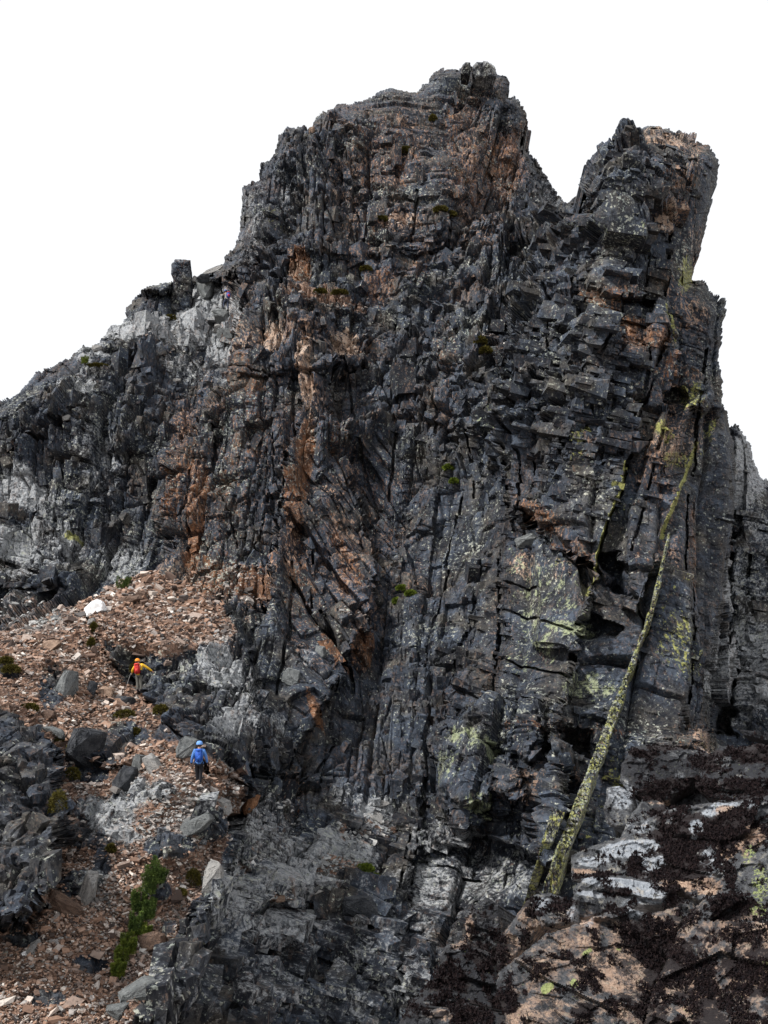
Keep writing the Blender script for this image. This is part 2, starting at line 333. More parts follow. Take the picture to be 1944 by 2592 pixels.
def tps(X, Y, pts):
    p = np.array(pts, float); x = p[:, 0] / 1000; y = p[:, 1] / 1000; n = len(p)
    def k(r2): return np.sqrt(r2 + 4e-3)
    K = -k((x[:, None] - x) ** 2 + (y[:, None] - y) ** 2) + np.eye(n) * -1e-3
    A = np.zeros((n + 3, n + 3)); A[:n, :n] = K; A[:n, n] = 1; A[:n, n + 1] = x; A[:n, n + 2] = y; A[n, :n] = 1; A[n + 1, :n] = x; A[n + 2, :n] = y
    w = np.linalg.solve(A, np.concatenate([p[:, 2], [0, 0, 0]]))
    out = w[n] + w[n + 1] * X / 1000 + w[n + 2] * Y / 1000
    for i in range(n): out = out - w[i] * k((X / 1000 - x[i]) ** 2 + (Y / 1000 - y[i]) ** 2)
    return out
D0c = tps(CX, CY, CTRL)
SKYc = sdf(CX, CY, SKY)
FOLDc = [sdf(CX, CY, f[0]) for f in FOLDS]
Dc = D0c.copy()
for f, s in zip(FOLDS, FOLDc): Dc += f[1] * sstep(-f[2] * 3, f[2] * 3, s)
# smoothed surface normals
Pc = at(CX, CY, Dc)
gx = np.gradient(Pc, axis=1); gy = np.gradient(Pc, axis=0)
Nc = np.cross(gy, gx); Nc /= np.linalg.norm(Nc, axis=-1, keepdims=True) + 1e-9
Nc = np.where((Nc[..., 1:2] > 0), -Nc, Nc)
def ups(G, X, Y): return upsample(G, cx[0], cy[0], CS, X, Y)

# ------------------------------------------------------------------ what the rock is like where (photograph pixels)
def blob(X, Y, L):
    out = np.zeros(X.shape)
    for e in L:
        x, y, rx, ry, s = e[:5]; a = R(e[5]) if len(e) > 5 else 0
        dx = X - x; dy = Y - y; ca, sa = math.cos(a), math.sin(a)
        r = np.sqrt(((dx * ca + dy * sa) / rx) ** 2 + ((-dx * sa + dy * ca) / ry) ** 2)
        out = np.maximum(out, s * (1 - sstep(.55, 1.35, r)))
    return out
RUST = [(1000,450,260,260,.36),(800,1250,240,420,.38),(520,1250,160,280,.42),(1180,620,160,160,.22),(760,820,240,80,.34),(1700,480,60,60,.45),(1760,680,50,80,.4),(1700,950,80,50,.5),(1660,1180,60,100,.4),(1720,1350,50,120,.35),(900,640,60,60,.4),(1000,330,100,60,.3),(820,600,50,60,.35),(650,1050,40,160,.5),(560,1040,60,100,.4),(450,1130,45,150,.6),(495,1240,36,120,.82),(472,1380,32,70,.95),(425,1240,30,90,.7),(540,1330,40,90,.4),(560,1460,90,60,.75),(640,1480,60,50,.9),(700,850,50,55,.55),(600,900,50,160,.5),(775,1130,24,95,1.1,6),(790,1010,20,70,.6),
 (752,1260,30,120,.85,8),(740,1400,40,100,.6),(760,690,34,60,1.1),(980,400,130,150,.5),(1180,400,90,200,.55),(1280,430,60,130,.65),(1330,340,25,60,.5),(950,600,60,60,.5),(960,720,50,50,.6),
 (1060,690,40,60,.5),(930,860,30,40,.5),(1000,600,120,160,.3),(1130,880,40,80,.4),(1620,855,80,46,.72,20),(1530,790,50,34,.6,30),(1580,745,70,24,.5),(1700,540,44,44,.55),(1760,360,60,30,.5),(1370,1310,84,30,.72,38),(1470,1400,70,26,.5,38),(870,1120,60,90,.5),
 (880,1420,26,120,.7,-28),(920,1640,30,60,.8),(800,1800,14,55,1.1,-25),(850,1640,16,90,.9,-30),(870,1460,20,60,.7),(760,1500,60,160,.45),(960,1300,50,130,.45),(1370,1840,100,22,.5),(1540,1850,120,20,.45),(740,2010,40,60,.4),(1750,1900,60,60,.5),(1640,1400,50,40,.4),
 (850,2480,90,40,.4),(560,1180,50,80,.5),(620,1110,60,100,.45),(1500,1160,30,60,.35),(1760,1400,14,160,.6),(1640,1000,50,40,.4),(1730,1090,70,60,.5),(1060,1480,30,90,.3),(1130,1010,50,60,.3)]
TAN = [(1740,1000,80,140,.42),(1730,700,60,160,.38),(1230,330,80,160,.3),(1100,350,120,120,.25),(980,480,140,140,.22),(690,850,42,46,.75),(620,855,34,40,.6),(872,858,42,48,.8),(800,760,120,16,.6),(860,790,60,20,.5),(745,700,24,30,.7),(1180,430,60,100,.32),(780,950,24,110,.8),(790,1060,20,60,.6),(440,1110,40,90,.32),(1210,600,40,40,.4),
 (1690,545,34,36,.7),(1760,640,40,110,.55),(1720,1110,90,70,.6),(1740,950,60,80,.35),(1680,360,90,26,.7),(1740,410,50,60,.5),(1760,780,50,50,.5),(1330,1430,50,40,.55),(1420,1440,80,30,.5),(1020,560,60,20,.7),(520,990,60,60,.35),(430,1440,70,50,.6),
 (640,1560,50,60,.45),(560,1640,60,80,.45),(820,1250,50,60,.3),(740,1350,18,90,.5),(690,1470,14,90,.5),(1780,1880,40,50,.7),(1350,1980,100,50,.4),(1260,1600,30,160,.25)]
PALE = [(500,2450,140,120,.25),(300,2080,120,60,.7,30),(360,1990,80,40,.5,30),(620,2340,150,160,.42),(850,2160,140,50,.55),(980,2420,180,140,.42),(760,2480,200,120,.4),(660,2120,100,90,.5),(1120,2240,140,90,.5),(900,2030,80,50,.45),(560,800,60,70,.72),(440,830,110,50,.74),(330,840,60,26,.66),(540,860,40,40,.8),(240,900,60,16,.6),(480,790,60,30,.7),(520,740,50,40,.8),(560,880,30,90,.75),(470,830,90,50,.6),(400,820,80,30,.7),(330,850,120,22,.6),(470,920,70,40,.45),(230,880,60,14,.5),(230,980,24,90,.5),(180,1030,26,40,.7),(40,1230,90,60,.75,20),(130,1290,60,50,.5),(120,1370,120,60,.55),
 (30,1370,80,50,.8),(70,1440,90,30,.5),(60,1560,140,50,.45),(250,1180,60,130,.4),(300,1400,70,70,.5),(420,1100,60,160,.2),(560,1700,60,90,.65,-30),(640,1780,50,110,.5),(580,1850,70,60,.6),(700,1850,40,60,.45),(830,2150,120,50,.95),(760,2220,90,50,.6),(960,2060,60,40,.7),
 (700,2330,170,90,.55),(520,2500,190,120,.38),(640,2200,120,120,.5),(560,2260,60,90,.6),(1240,2220,160,100,.45),(1130,2120,110,50,.5),(1080,2300,130,90,.4),(850,2550,170,60,.4),(1900,1180,60,110,.65),(1900,1400,60,200,.45),(1880,1700,90,160,.6),(1850,1560,16,240,.6),
 (1230,2000,60,40,.3),(640,560,60,150,.38),(720,470,40,100,.35),(1390,480,30,60,.45),(1250,170,30,24,.6),(1240,620,70,80,.25),(1000,950,160,60,.22),(1460,640,120,60,.2),(250,2250,50,60,.5),(430,2050,120,80,.55,30),(350,2010,60,60,.5),(300,2100,100,50,.4),(780,1650,60,60,.3),
 (1650,1880,80,50,.35),(1700,1500,60,140,.2),(1830,780,20,60,.3),(930,2200,60,140,.3),(450,1680,60,60,.4),(1160,1350,60,200,.2),(1780,1230,40,160,.3)]
LICH = [(1350,1350,300,520,.34),(1550,900,200,400,.32),(900,1900,260,300,.32),(1400,1500,120,120,.75),(1350,1560,60,120,.75),(1440,1580,80,24,1.1,10),(1330,1650,90,50,.8),(1480,1720,100,50,.9),(1440,1820,60,60,.5),(1300,1420,40,60,.7),(1210,1890,60,36,1.1),(1150,1950,50,50,.9),(1220,2040,28,50,1.2),(1560,610,140,36,.65,15),(1600,700,80,60,.4),(1480,560,80,40,.5),
 (1500,780,90,40,.4),(1100,1400,80,200,.35),(1250,1080,30,50,.8),(680,560,50,80,.55),(720,640,60,50,.5),(850,1180,40,60,.3),(1200,1500,50,140,.35),(830,1830,60,100,.4),(620,1300,60,60,.2),(1380,920,40,90,.35),(700,1640,80,60,.3),(480,800,60,30,.3),(1790,500,30,90,.3),(1560,1150,60,90,.3),
 (1140,2000,120,60,.35),(860,1950,120,60,.35),(350,1700,100,60,.3),(740,1890,60,60,.35),(1280,1250,50,140,.25),(1120,2160,60,30,.3),(60,2300,90,60,.2)]
YEL = [(1760,780,40,90,.45),(1740,560,30,90,.35),(1770,1100,50,120,.45),(1740,680,22,60,.95),(1700,800,22,70,1.0),(1690,870,16,50,.8),(1750,1000,40,50,.8),(1690,1090,36,34,1.0),(1720,1160,50,26,.9,20),(1475,1130,10,60,1.0),(1490,1100,12,12,1.1),(1780,1040,20,40,.6),(1790,1100,12,70,.8,15),(1700,1620,60,90,.75),(1730,1700,50,40,.7),(1560,1990,26,90,.85),(1510,2090,30,100,.7),(1560,1310,40,60,.5),(1640,980,50,24,.6),
 (1730,1230,40,60,.5),(1770,1780,30,40,.4),(1680,1560,40,60,.55),(1550,1870,30,30,.6),(1380,1870,40,20,.6),(690,548,30,34,.62),(180,1360,22,10,1.2),(1700,1450,40,50,.4),(860,2430,14,50,.6),(1180,1600,20,30,.4),(1400,1430,30,20,.6),(1780,1870,20,30,.7),(1860,1600,10,80,.5),(1930,1260,40,30,.5)]
SCREE_P = [(-560,1740),(0,1600),(120,1550),(230,1506),(300,1462),(380,1440),(470,1470),(560,1540),(600,1600),(560,1640),(470,1640),(420,1660),(330,1640),(260,1620),(300,1720),(400,1800),(520,1930),(600,1960),(610,2050),(560,2120),(530,2210),(470,2330),(400,2450),(330,2592),(300,2900),(-560,2900),(-560,2340),(60,2350),(150,2200),(170,2060),(150,1900),(60,1810),(-560,1830)]
SCREE2_P = [(640,2230),(760,2200),(830,2160),(880,2170),(840,2240),(760,2290),(680,2300),(620,2290)]
OUTCR = [(300,2120,70,24),(420,2010,40,24),(190,2120,44,30),(60,2380,60,26),(230,2440,50,26),(120,2530,60,24),(255,1890,80,46),(215,1950,60,40),(130,1740,40,70),(430,1850,60,40),(330,2010,70,60),(270,2060,90,50),(430,2150,70,40),(200,2240,60,36),(260,2190,26,60),(490,1870,40,60),(240,2110,80,50),(150,2290,60,22),(400,2260,40,30),(20,1700,30,20),(320,1850,60,30),(100,2200,30,60),(520,2100,40,40)]
SCRc = np.maximum(sstep(-14, 14, sdf(CX, CY, SCREE_P)), .8 * sstep(-12, 12, sdf(CX, CY, SCREE2_P)))
OUTc = blob(CX, CY, [(a, b, c, d, 1.0) for a, b, c, d in OUTCR])
SCRc = SCRc * (1 - .85 * OUTc)
LEDGE = [(800,2250,120,26,.8),(690,2300,80,24,.6),(900,2110,60,40,.5),(750,2262,130,40,.75),(640,2190,70,60,.5),(860,2190,90,18,.6),(700,2080,60,70,.35),(830,765,120,22,.6),(1010,565,70,16,.5),(900,1560,60,20,.3),(960,2090,70,30,.5),(60,1560,160,50,.45),(450,860,110,60,.35),(1240,880,60,20,.4),(700,2290,120,40,.4),(540,1480,160,60,.35)]
YLINES = [([(1764,1120),(1745,1180),(1702,1316),(1690,1360)],3.6,1.3),([(1582,1170),(1550,1290),(1520,1400),(1496,1500)],5,1.25),([(1740,1420),(1700,1500),(1672,1560)],5,.7),([(1700,740),(1690,860),(1670,900)],8,.6),([(1620,1010),(1600,1100)],4,.6)]
def masks(X, Y):
    s = np.maximum(ups(SCRc, X, Y), blob(X, Y, LEDGE))
    n = fbm(X / 60, Y / 90, 77, 3) - .5
    g = lambda L: np.clip(blob(X, Y, L) + n * .25 * (blob(X, Y, L) > 0), 0, 1.3)
    yy = g(YEL)
    for L, w, a in YLINES:
        d = np.full(X.shape, 1e9)
        for (ax, ay), (bx, by) in zip(L[:-1], L[1:]):
            ex, ey = bx - ax, by - ay; t = np.clip(((X - ax) * ex + (Y - ay) * ey) / (ex * ex + ey * ey), 0, 1)
            d = np.minimum(d, np.hypot(X - ax - t * ex, Y - ay - t * ey))
        yy = np.maximum(yy, a * (1 - sstep(w * .6, w * 1.8, d)))
    return g(RUST), g(PALE), g(LICH), yy, g(TAN), s
# regions of bedding
WTc = sstep(-20, 20, sdf(CX, CY, [(1440,480),(1360,640),(1300,860),(1270,1100),(1240,1400),(1150,1800),(1080,2200),(1000,2600),(2180,2600),(2180,300),(1600,200)]))
WTc = np.maximum(WTc, sstep(-24, 24, sdf(CX, CY, [(640,2110),(800,2060),(1020,2040),(1100,2200),(1100,2900),(300,2900),(480,2480),(560,2250)])))
LOWc = blob(CX, CY, [(760,2400,300,230,.8),(1000,2200,160,130,.4),(500,2480,160,160,1.0)])
WFc = sstep(-30, 30, sdf(CX, CY, [(760,1150),(1000,1100),(1040,1300),(960,1640),(760,1900),(700,1700),(720,1400)]))
SMc = np.clip(blob(CX, CY, [(900,1010,110,60,.6),(1160,1330,60,140,.6),(1000,1250,60,120,.5),(760,560,60,80,.5),(560,1150,50,90,.4),(1340,1180,50,90,.4),(1540,1380,50,90,.6),(1660,1300,50,110,.6),(690,1700,60,70,.6),(1050,640,60,60,.5),(1780,1400,50,200,.5),(1390,1580,120,130,.8),(1480,1740,100,60,.7),(1600,1520,60,80,.5),(1620,1780,90,90,.6),(1110,1440,60,160,.5),(1080,2250,140,140,.35),(1260,2180,110,90,.8),(1750,800,60,120,.6),(1740,600,50,80,.6),
   (690,850,60,50,.6),(872,858,46,48,.6),(320,1400,60,80,.6),(600,580,50,100,.5),(120,1400,100,60,.5),(780,1150,30,120,.5),(1850,1600,60,250,.5),(900,2450,60,30,.2)]), 0, 1)

def relief(X, Y, P):
    """blocky relief in metres and a random number per block, from world position P"""
    x = P[..., 0]; y = P[..., 2] + .7 * np.minimum(P[..., 1] - 52, 0)
    wx = (fbm(x / 9, y / 9, 5, 3) - .5) * 5; wy = (fbm(x / 9, y / 9, 15, 3) - .5) * 5
    wt = ups(WTc, X, Y); wf = ups(WFc, X, Y); sc = ups(SCRc, X, Y); sm = ups(SMc, X, Y)
    def rot(a): ca, sa = math.cos(a), math.sin(a); return (x * ca - y * sa), (x * sa + y * ca)
    out = 0; blk = 0
    # ordinary crumbly, steeply jointed rock
    kx = .02 + .20 * sstep(-6, 12, x); u = x - y * kx + wx * .16; v = y + wy * .3
    z1, c1, r1 = bricks(u, v, 3.4, 15.0, 21, 1.0, .16)
    z0, c0, r0 = bricks(u + 1.3, v, 1.6, 3.2, 25, 1.1, .10)
    z2, e2, r2 = facets(u * 1.0 + 3, v, 1.9, 31, 2.3)
    z3, c3, r3 = bricks(u + (fbm(x / 2, y / 2, 8, 2) - .5) * .4, v + (fbm(x / 2, y / 2, 9, 2) - .5) * .4, .75, 1.1, 41, 1.3, .06)
    z4, e4, r4 = facets(u, v, .36, 51, 2.6)
    rgh = .16 + 1.15 * sstep(.40, .64, fbm(x / 7, y / 9, 140, 3))
    z5, e5, r5 = facets(u + v * .2, v, .22, 55, 2.4)
    hA = z1 * 1.5 + z0 * .75 - c0 * .4 + z2 * .7 * (.4 + .6 * rgh) + z3 * .60 * rgh + z4 * .24 * rgh + z5 * .09 + (fbm(x / 1.5, y / 2.5, 150, 5, .6) - .5) * .7 - c1 * .8 - np.exp(-(e2 / .10) ** 2) * .3 - c3 * .2 - .25
    bA = r2 * .35 + r3 * .4 + r4 * .25
    # the tower: straight leaning columns cut by cross joints, strongly stepped in its middle
    strat = blob(X, Y, [(1430,960,170,300,1.0,-10),(1500,560,150,160,.6),(1650,420,120,120,.5),(1000,1750,160,260,.4)])
    u, v = rot(R(15)); u = u + wx * .08; v = v + wy * .12 + u * .06
    z1, c1, r1 = bricks(u, v, 3.2, 13, 61, .7, .14)
    z2, c2, r2 = bricks(u, v, 1.5, 1.5, 71, 1.0, .08)
    z3, c3, r3 = bricks(u + .3, v, .62, .42, 81, .9, .05)
    z4, e4, r4 = facets(u, v, .7, 91, .7)
    hT = z1 * 2.0 + (z2 * (.9 + .7 * strat) + z3 * (.30 + .25 * strat) - c2 * .45 - c3 * .12) * (rgh + .5 * strat) - .8 * strat + z4 * .14 - c1 * .8 + .3
    bT = r1 * .2 + r2 * .4 + r3 * .4
    # the fold: slabs slanting down to the right
    u, v = rot(R(-33)); u = u + wx * .5; v = v + wy * .5
    z1, c1, r1 = bricks(u, v, 2.2, 7.0, 101, 1.2, .14)
    z2, c2, r2 = bricks(u, v, .8, 2.4, 111, 1.2, .07)
    z3, e3, r3 = facets(u, v, .45, 121, 2.0)
    hF = z1 * 1.6 + z2 * .6 + z3 * .25 - c1 * .7 - c2 * .3
    bF = r1 * .3 + r2 * .4 + r3 * .3
    h = hA * (1 - wt) + hT * wt; b = bA * (1 - wt) + bT * wt
    h = h * (1 - wf) + hF * wf; b = b * (1 - wf) + bF * wf
    amp = np.clip(P[..., 1] / 70, .45, 1.1)
    h = h * amp * (1 - .6 * sm) * (1 - .45 * ups(LOWc, X, Y))
    zs, es, rs = facets(x, y * 1.5 + P[..., 1] * .6, .55, 131, .6)
    hs = .12 * zs + (fbm(x / 4, P[..., 1] / 4, 12, 4) - .5) * 1.2
    return (h - 1.8 * amp) * (1 - sc) + hs * sc, b * (1 - sc) + rs * sc

GS = 2.15
gx_ = np.arange(X0, X1, GS); gy_ = np.arange(Y0, Y1, GS)
GX, GY = np.meshgrid(gx_, gy_)
nx, ny = len(gx_), len(gy_)
jag1, _, _ = bricks(GX, GY, 34, 26, 301, .6, 1); jag2, _, _ = bricks(GX + 5, GY, 13, 9, 302, .6, 1)
s_sky = ups(SKYc, GX, GY) + (jag1 - .7) * 6 + (jag2 - .7) * 2.5 + (fbm(GX / 16, GY / 12, 303, 4, .6) - .5) * 9
def snap(X, Y, s, st):
    """slide the outermost vertices onto the outline so that it does not step along the grid"""
    gy2, gx2 = np.gradient(s, st); m = (s > 0) & (s < st * 1.1); g2 = np.maximum(gx2 ** 2 + gy2 ** 2, .35)
    return np.where(m, X - np.clip(gx2 * s / g2, -st, st) * .9, X), np.where(m, Y - np.clip(gy2 * s / g2, -st, st) * .9, Y)
SX, SY = snap(GX, GY, s_sky, GS)
D = ups(D0c, GX, GY)
for f, s in zip(FOLDS, FOLDc):
    D += f[1] * sstep(-f[2], f[2], ups(s, GX, GY) + (jag1 - .7) * f[3] + (jag2 - .7) * f[3] * .6)
def seg_dist(X, Y, L):
    d = np.full(X.shape, 1e9)
    for (ax, ay), (bx, by) in zip(L[:-1], L[1:]):
        ex, ey = bx - ax, by - ay; t = np.clip(((X - ax) * ex + (Y - ay) * ey) / (ex * ex + ey * ey), 0, 1)
        d = np.minimum(d, np.hypot(X - ax - t * ex, Y - ay - t * ey))
    return d
_wig = (fbm(GX / 24, GY / 24, 401, 3) - .5) * 8; _wig2 = (fbm(GX / 24, GY / 24, 402, 3) - .5) * 8
CRK = np.zeros(GX.shape)
for L, w, dep in CRACKS:
    xs = [a for a, b in L]; ys = [b for a, b in L]
    i0 = max(0, int((min(xs) - 30 - X0) / GS)); i1 = int((max(xs) + 30 - X0) / GS); j0 = max(0, int((min(ys) - 30 - Y0) / GS)); j1 = int((max(ys) + 30 - Y0) / GS)
    sl_ = (slice(j0, j1), slice(i0, i1)); dd_ = seg_dist(GX[sl_] + _wig[sl_], GY[sl_] + _wig2[sl_], L)
    CRK[sl_] = np.maximum(CRK[sl_], dep * (1 - sstep(w * .5, w * 1.3, dd_)))
edge = np.clip(1 - s_sky / 60, 0, 1); D += 4.0 * edge ** 3
P0 = at(SX, SY, D)
N = np.stack([ups(Nc[..., k], GX, GY) for k in range(3)], -1)
N = N + np.array([-.22, -.95, .16]); N /= np.linalg.norm(N, axis=-1, keepdims=True)
H, BLK = relief(GX, GY, P0)
H = H * (.35 + .65 * sstep(0, 90, s_sky))
P0 = at(SX, SY, D + CRK)
P = P0 + N * H[..., None]
r_, p_, l_, y_, t_, s_ = masks(GX, GY)
A_ = np.stack([r_, p_, l_, BLK], -1); B_ = np.stack([y_, t_, s_, 0 * s_], -1)
inside = s_sky > 0
vis = inside[:-1, :-1] & inside[1:, :-1] & inside[:-1, 1:] & inside[1:, 1:]
# which body of rock each face belongs to
LAB = np.zeros((ny - 1, nx - 1), int)      # 0 mountain
qx = GX[:-1, :-1]; qy = GY[:-1, :-1]
jj = ((jag1 - .7) * 10)[:-1, :-1]
LAB[(ups(FOLDc[1], qx, qy) + jj > 0)] = 1
LAB[(ups(FOLDc[3], qx, qy) + jj > 0)] = 2
LAB[(ups(FOLDc[5], qx, qy) + jj > 0)] = 3
LAB[(ups(SCRc, qx, qy) > .5)] = 4
idx = np.arange(nx * ny).reshape(ny, nx)
def block_boxes(cpos, size, axes, jit, rg):
    """n jittered boxes as vertex and quad arrays"""
    n = len(cpos)
    cube = np.array([[-1,-1,-1],[1,-1,-1],[1,1,-1],[-1,1,-1],[-1,-1,1],[1,-1,1],[1,1,1],[-1,1,1]], float) * .5
    V = cube[None] * size[:, None, :] * (1 + (rg.random((n, 8, 3)) - .5) * jit)
    V += (rg.random((n, 8, 3)) - .5) * jit * .5 * size[:, None, :]
    V = np.einsum('nij,nkj->nki', axes, V) + cpos[:, None, :]
    q = np.array([[0,3,2,1],[4,5,6,7],[0,1,5,4],[1,2,6,5],[2,3,7,6],[3,0,4,7]])
    Fq = q[None] + (np.arange(n) * 8)[:, None, None]
    return V.reshape(-1, 3), Fq.reshape(-1, 4)
def rotm(ax, ay, az):
    n = len(ax); ca, sa = np.cos(ax), np.sin(ax); cb, sb = np.cos(ay), np.sin(ay); cc, sc2 = np.cos(az), np.sin(az)
    z = np.zeros(n); o = np.ones(n)
    Rx = np.stack([o, z, z, z, ca, -sa, z, sa, ca], -1).reshape(n, 3, 3)
    Ry = np.stack([cb, z, sb, z, o, z, -sb, z, cb], -1).reshape(n, 3, 3)
    Rz = np.stack([cc, -sc2, z, sc2, cc, z, z, z, o], -1).reshape(n, 3, 3)
    return Rz @ Ry @ Rx
# blocks standing proud of the cliff
KEEP = [(340,1710,60),(503,1930,70),(573,765,40)]
def clear(X, Y):
    k = np.ones(X.shape, bool)
    for a, b, r in KEEP: k &= (X - a) ** 2 + (Y - b) ** 2 > r * r
    return k
NB = 50000
jx = rng.integers(2, nx - 2, NB); jy = rng.integers(2, ny - 2, NB)
px_, py_ = GX[jy, jx], GY[jy, jx]
dens = .16 + 1.0 * blob(px_, py_, [(760,2380,280,250,1.0),(1000,2150,200,160,.4),(500,2450,140,170,.9),(420,2080,140,80,.35),(620,1750,60,140,.3),(1100,2350,120,200,.2),(60,2050,120,260,.25),(1900,1500,80,300,.3)]) + .9 * blob(px_, py_, [(1430,960,170,290,1.1),(1480,560,200,180,.6),(1560,1200,120,160,.3),(1150,1700,160,200,.3),(900,700,260,200,.25),(1100,350,200,200,.3),(460,840,160,110,.9),(300,900,260,80,.35)]) - .6 * ups(SMc, px_, py_) - .95 * ups(SCRc, px_, py_) + .5 * (fbm(px_ / 90, py_ / 90, 66, 3) - .5)
ok = (s_sky[jy, jx] > 7) & (rng.random(NB) < dens) & clear(px_, py_)
jx, jy, px_, py_ = jx[ok], jy[ok], px_[ok], py_[ok]
nb = len(jx)
dd = D[jy, jx]; sc_m = np.exp(rng.normal(-1.0, .5, nb)) * np.clip(dd / 70, .42, 1.2)
wt = ups(WTc, px_, py_) > .5; wf = (ups(WFc, px_, py_) > .5) & ~wt
size = np.stack([sc_m * rng.uniform(.7, 1.5, nb), sc_m * rng.uniform(.9, 1.5, nb), sc_m * rng.uniform(.35, 1.5, nb)], -1)
size[~wt & ~wf] *= np.array([.75, 1.0, 1.35])
size[wt] *= np.array([1.5, 1.4, .75])
size[wf] *= np.array([.6, 1.0, 1.5])
size = np.minimum(size, 2.2) * (.3 + .7 * sstep(5, 80, s_sky[jy, jx]))[:, None]
ry = np.where(wt, R(15) + rng.normal(0, .03, nb), np.where(wf, R(-33) + rng.normal(0, .12, nb), rng.normal(R(4), .24, nb)))
ax_ = rotm(rng.normal(0, .18, nb), ry, rng.normal(-.15, .32, nb))
loc_ = ups(LOWc, px_, py_) > .4
size[loc_] *= 1.5
ax_ = np.where((wt & ~loc_)[:, None, None], rotm(rng.normal(0, .07, nb), ry, rng.normal(-.10, .13, nb)), ax_)
cpos = P[jy, jx] - N[jy, jx] * (size[:, 1] * rng.uniform(.05, .42, nb))[:, None]
bV, bF = block_boxes(cpos, size, ax_, .42, rng)
bA = A_[jy, jx].copy(); bA[:, 3] = rng.random(nb); bB = B_[jy, jx].copy(); bB[:, 2] *= .4
bA = np.repeat(bA, 8, 0); bB = np.repeat(bB, 8, 0)
blab = LAB[np.minimum(jy, ny - 2), np.minimum(jx, nx - 2)]

# back side of the sky edge, so that every crest has thickness
def skirt(Fq_mask):
    f = vis & Fq_mask
    pad = np.pad(vis, 1)
    E = []
    a, b, c, d = idx[:-1, :-1], idx[:-1, 1:], idx[1:, 1:], idx[1:, :-1]
    for nb_, (s, t) in ((pad[:-2, 1:-1], (a, b)), (pad[1:-1, 2:], (b, c)), (pad[2:, 1:-1], (c, d)), (pad[1:-1, :-2], (d, a))):
        m = f & ~nb_; E.append(np.stack([s[m], t[m]], -1))
    return np.concatenate(E)
flatP = P.reshape(-1, 3); flatA = A_.reshape(-1, 4); flatB = B_.reshape(-1, 4)
def body(name, lab, label=None):
    m = vis & (LAB == lab)
    q = np.stack([idx[:-1, :-1][m], idx[1:, :-1][m], idx[1:, 1:][m], idx[:-1, 1:][m]], -1)
    e = skirt(LAB == lab)
    used = np.unique(q); mp = np.full(nx * ny, -1); mp[used] = np.arange(len(used))
    V = flatP[used]; Aa = flatA[used]; Bb = flatB[used]
    ev = np.unique(e); back = V[mp[ev]] * 1.0; back[:, 1] += 16; back[:, 2] -= 5
    mb = np.full(nx * ny, -1); mb[ev] = np.arange(len(ev)) + len(V)
    sq = np.stack([mp[e[:, 0]], mp[e[:, 1]], mb[e[:, 1]], mb[e[:, 0]]], -1)
    V = np.concatenate([V, back]); Aa = np.concatenate([Aa, Aa[mp[ev]]]); Bb = np.concatenate([Bb, Bb[mp[ev]]])
    sel = np.repeat(blab == lab, 8); fs = np.repeat(blab == lab, 6)
    mv = np.cumsum(sel) - 1 + len(V)
    Fs = np.concatenate([mp[q], sq, mv[bF[fs]]])
    V = np.concatenate([V, bV[sel]]); Aa = np.concatenate([Aa, bA[sel]]); Bb = np.concatenate([Bb, bB[sel]])
    o = link_mesh(name, V, Fs, M['cliff']); set_attr(o, 'A', Aa); set_attr(o, 'B', Bb)
    return tag(o, label, kind='structure')
body('mountain', 0, 'dark craggy mountain peak filling the middle of the view')
body('rock_tower', 1, 'leaning rock tower of jointed columns beside the main peak')
body('mountain_ridge', 2, 'pale grey ridge behind the foot of the leaning tower')
body('mountain_shoulder', 3, 'lower rocky shoulder descending from the main peak')
body('scree_slope', 4, 'reddish brown scree slope where two hikers walk')
# valley floor and far ground under everything
gm = plain('valley_ground', (.10, .08, .07), (.22, .19, .17), .05, .95, .5)
link = link_mesh('ground', [(-3000, -400, -60), (3000, -400, -60), (3000, 4000, -60), (-3000, 4000, -60)], [(0, 1, 2, 3)], gm)
tag(link, 'broad stony valley ground beneath the mountain', kind='structure')

# ------------------------------------------------------------------ look up a point of the built surface at a photograph pixel
PX, PY, PD = proj(P)
bins = {}
_bx = (PX // 12).astype(int); _by = (PY // 12).astype(int)
def surf(px, py, front=True):
    """point of the sheet seen at the pixel"""
    m = (np.abs(PX - px) < 5) & (np.abs(PY - py) < 5) & inside
    if not m.any(): return Vector(at(px, py, 50.0).tolist())
    d = PD[m]; k = np.argmin(d) if front else np.argmax(d)
    return Vector(P[m][k].tolist())
# ------------------------------------------------------------------ scree stones
NS = 480000
jx = rng.integers(2, nx - 2, NS); jy = rng.integers(2, ny - 2, NS)
px_, py_ = GX[jy, jx], GY[jy, jx]
prob = B_[jy, jx, 2] ** 1.5 * 1.0
ok = (s_sky[jy, jx] > 10) & (rng.random(NS) < prob)
jx, jy = jx[ok], jy[ok]; ns = len(jx)
s = np.exp(rng.normal(-2.68, .6, ns)); s = np.minimum(s, .55) * np.clip((D[jy, jx] / 48) ** 1.3, .5, 1.4)
size = np.stack([s * rng.uniform(.8, 1.7, ns), s * rng.uniform(.7, 1.3, ns), s * rng.uniform(.25, .6, ns)], -1)
ax_ = rotm(rng.normal(.35, .35, ns), rng.normal(0.12, .35, ns), rng.uniform(0, 6.28, ns))
sV, sF = block_boxes(P[jy, jx] + np.array([0, -.04, .03]), size, ax_, .55, rng)
t = NT('scree_stone', .9, .2); q1, q2, q3, q4 = t.attr('A')
ramp = t.n('ShaderNodeValToRGB'); t.l(q4, ramp.inputs[0])
els = [(0, (.035, .028, .027)), (.18, (.10, .068, .055)), (.36, (.225, .135, .094)), (.55, (.31, .195, .140)), (.72, (.38, .26, .20)), (.82, (.25, .24, .235)), (.92, (.46, .38, .33)), (1, (.62, .57, .52))]
cr = ramp.color_ramp
while len(cr.elements) < len(els): cr.elements.new(.5)
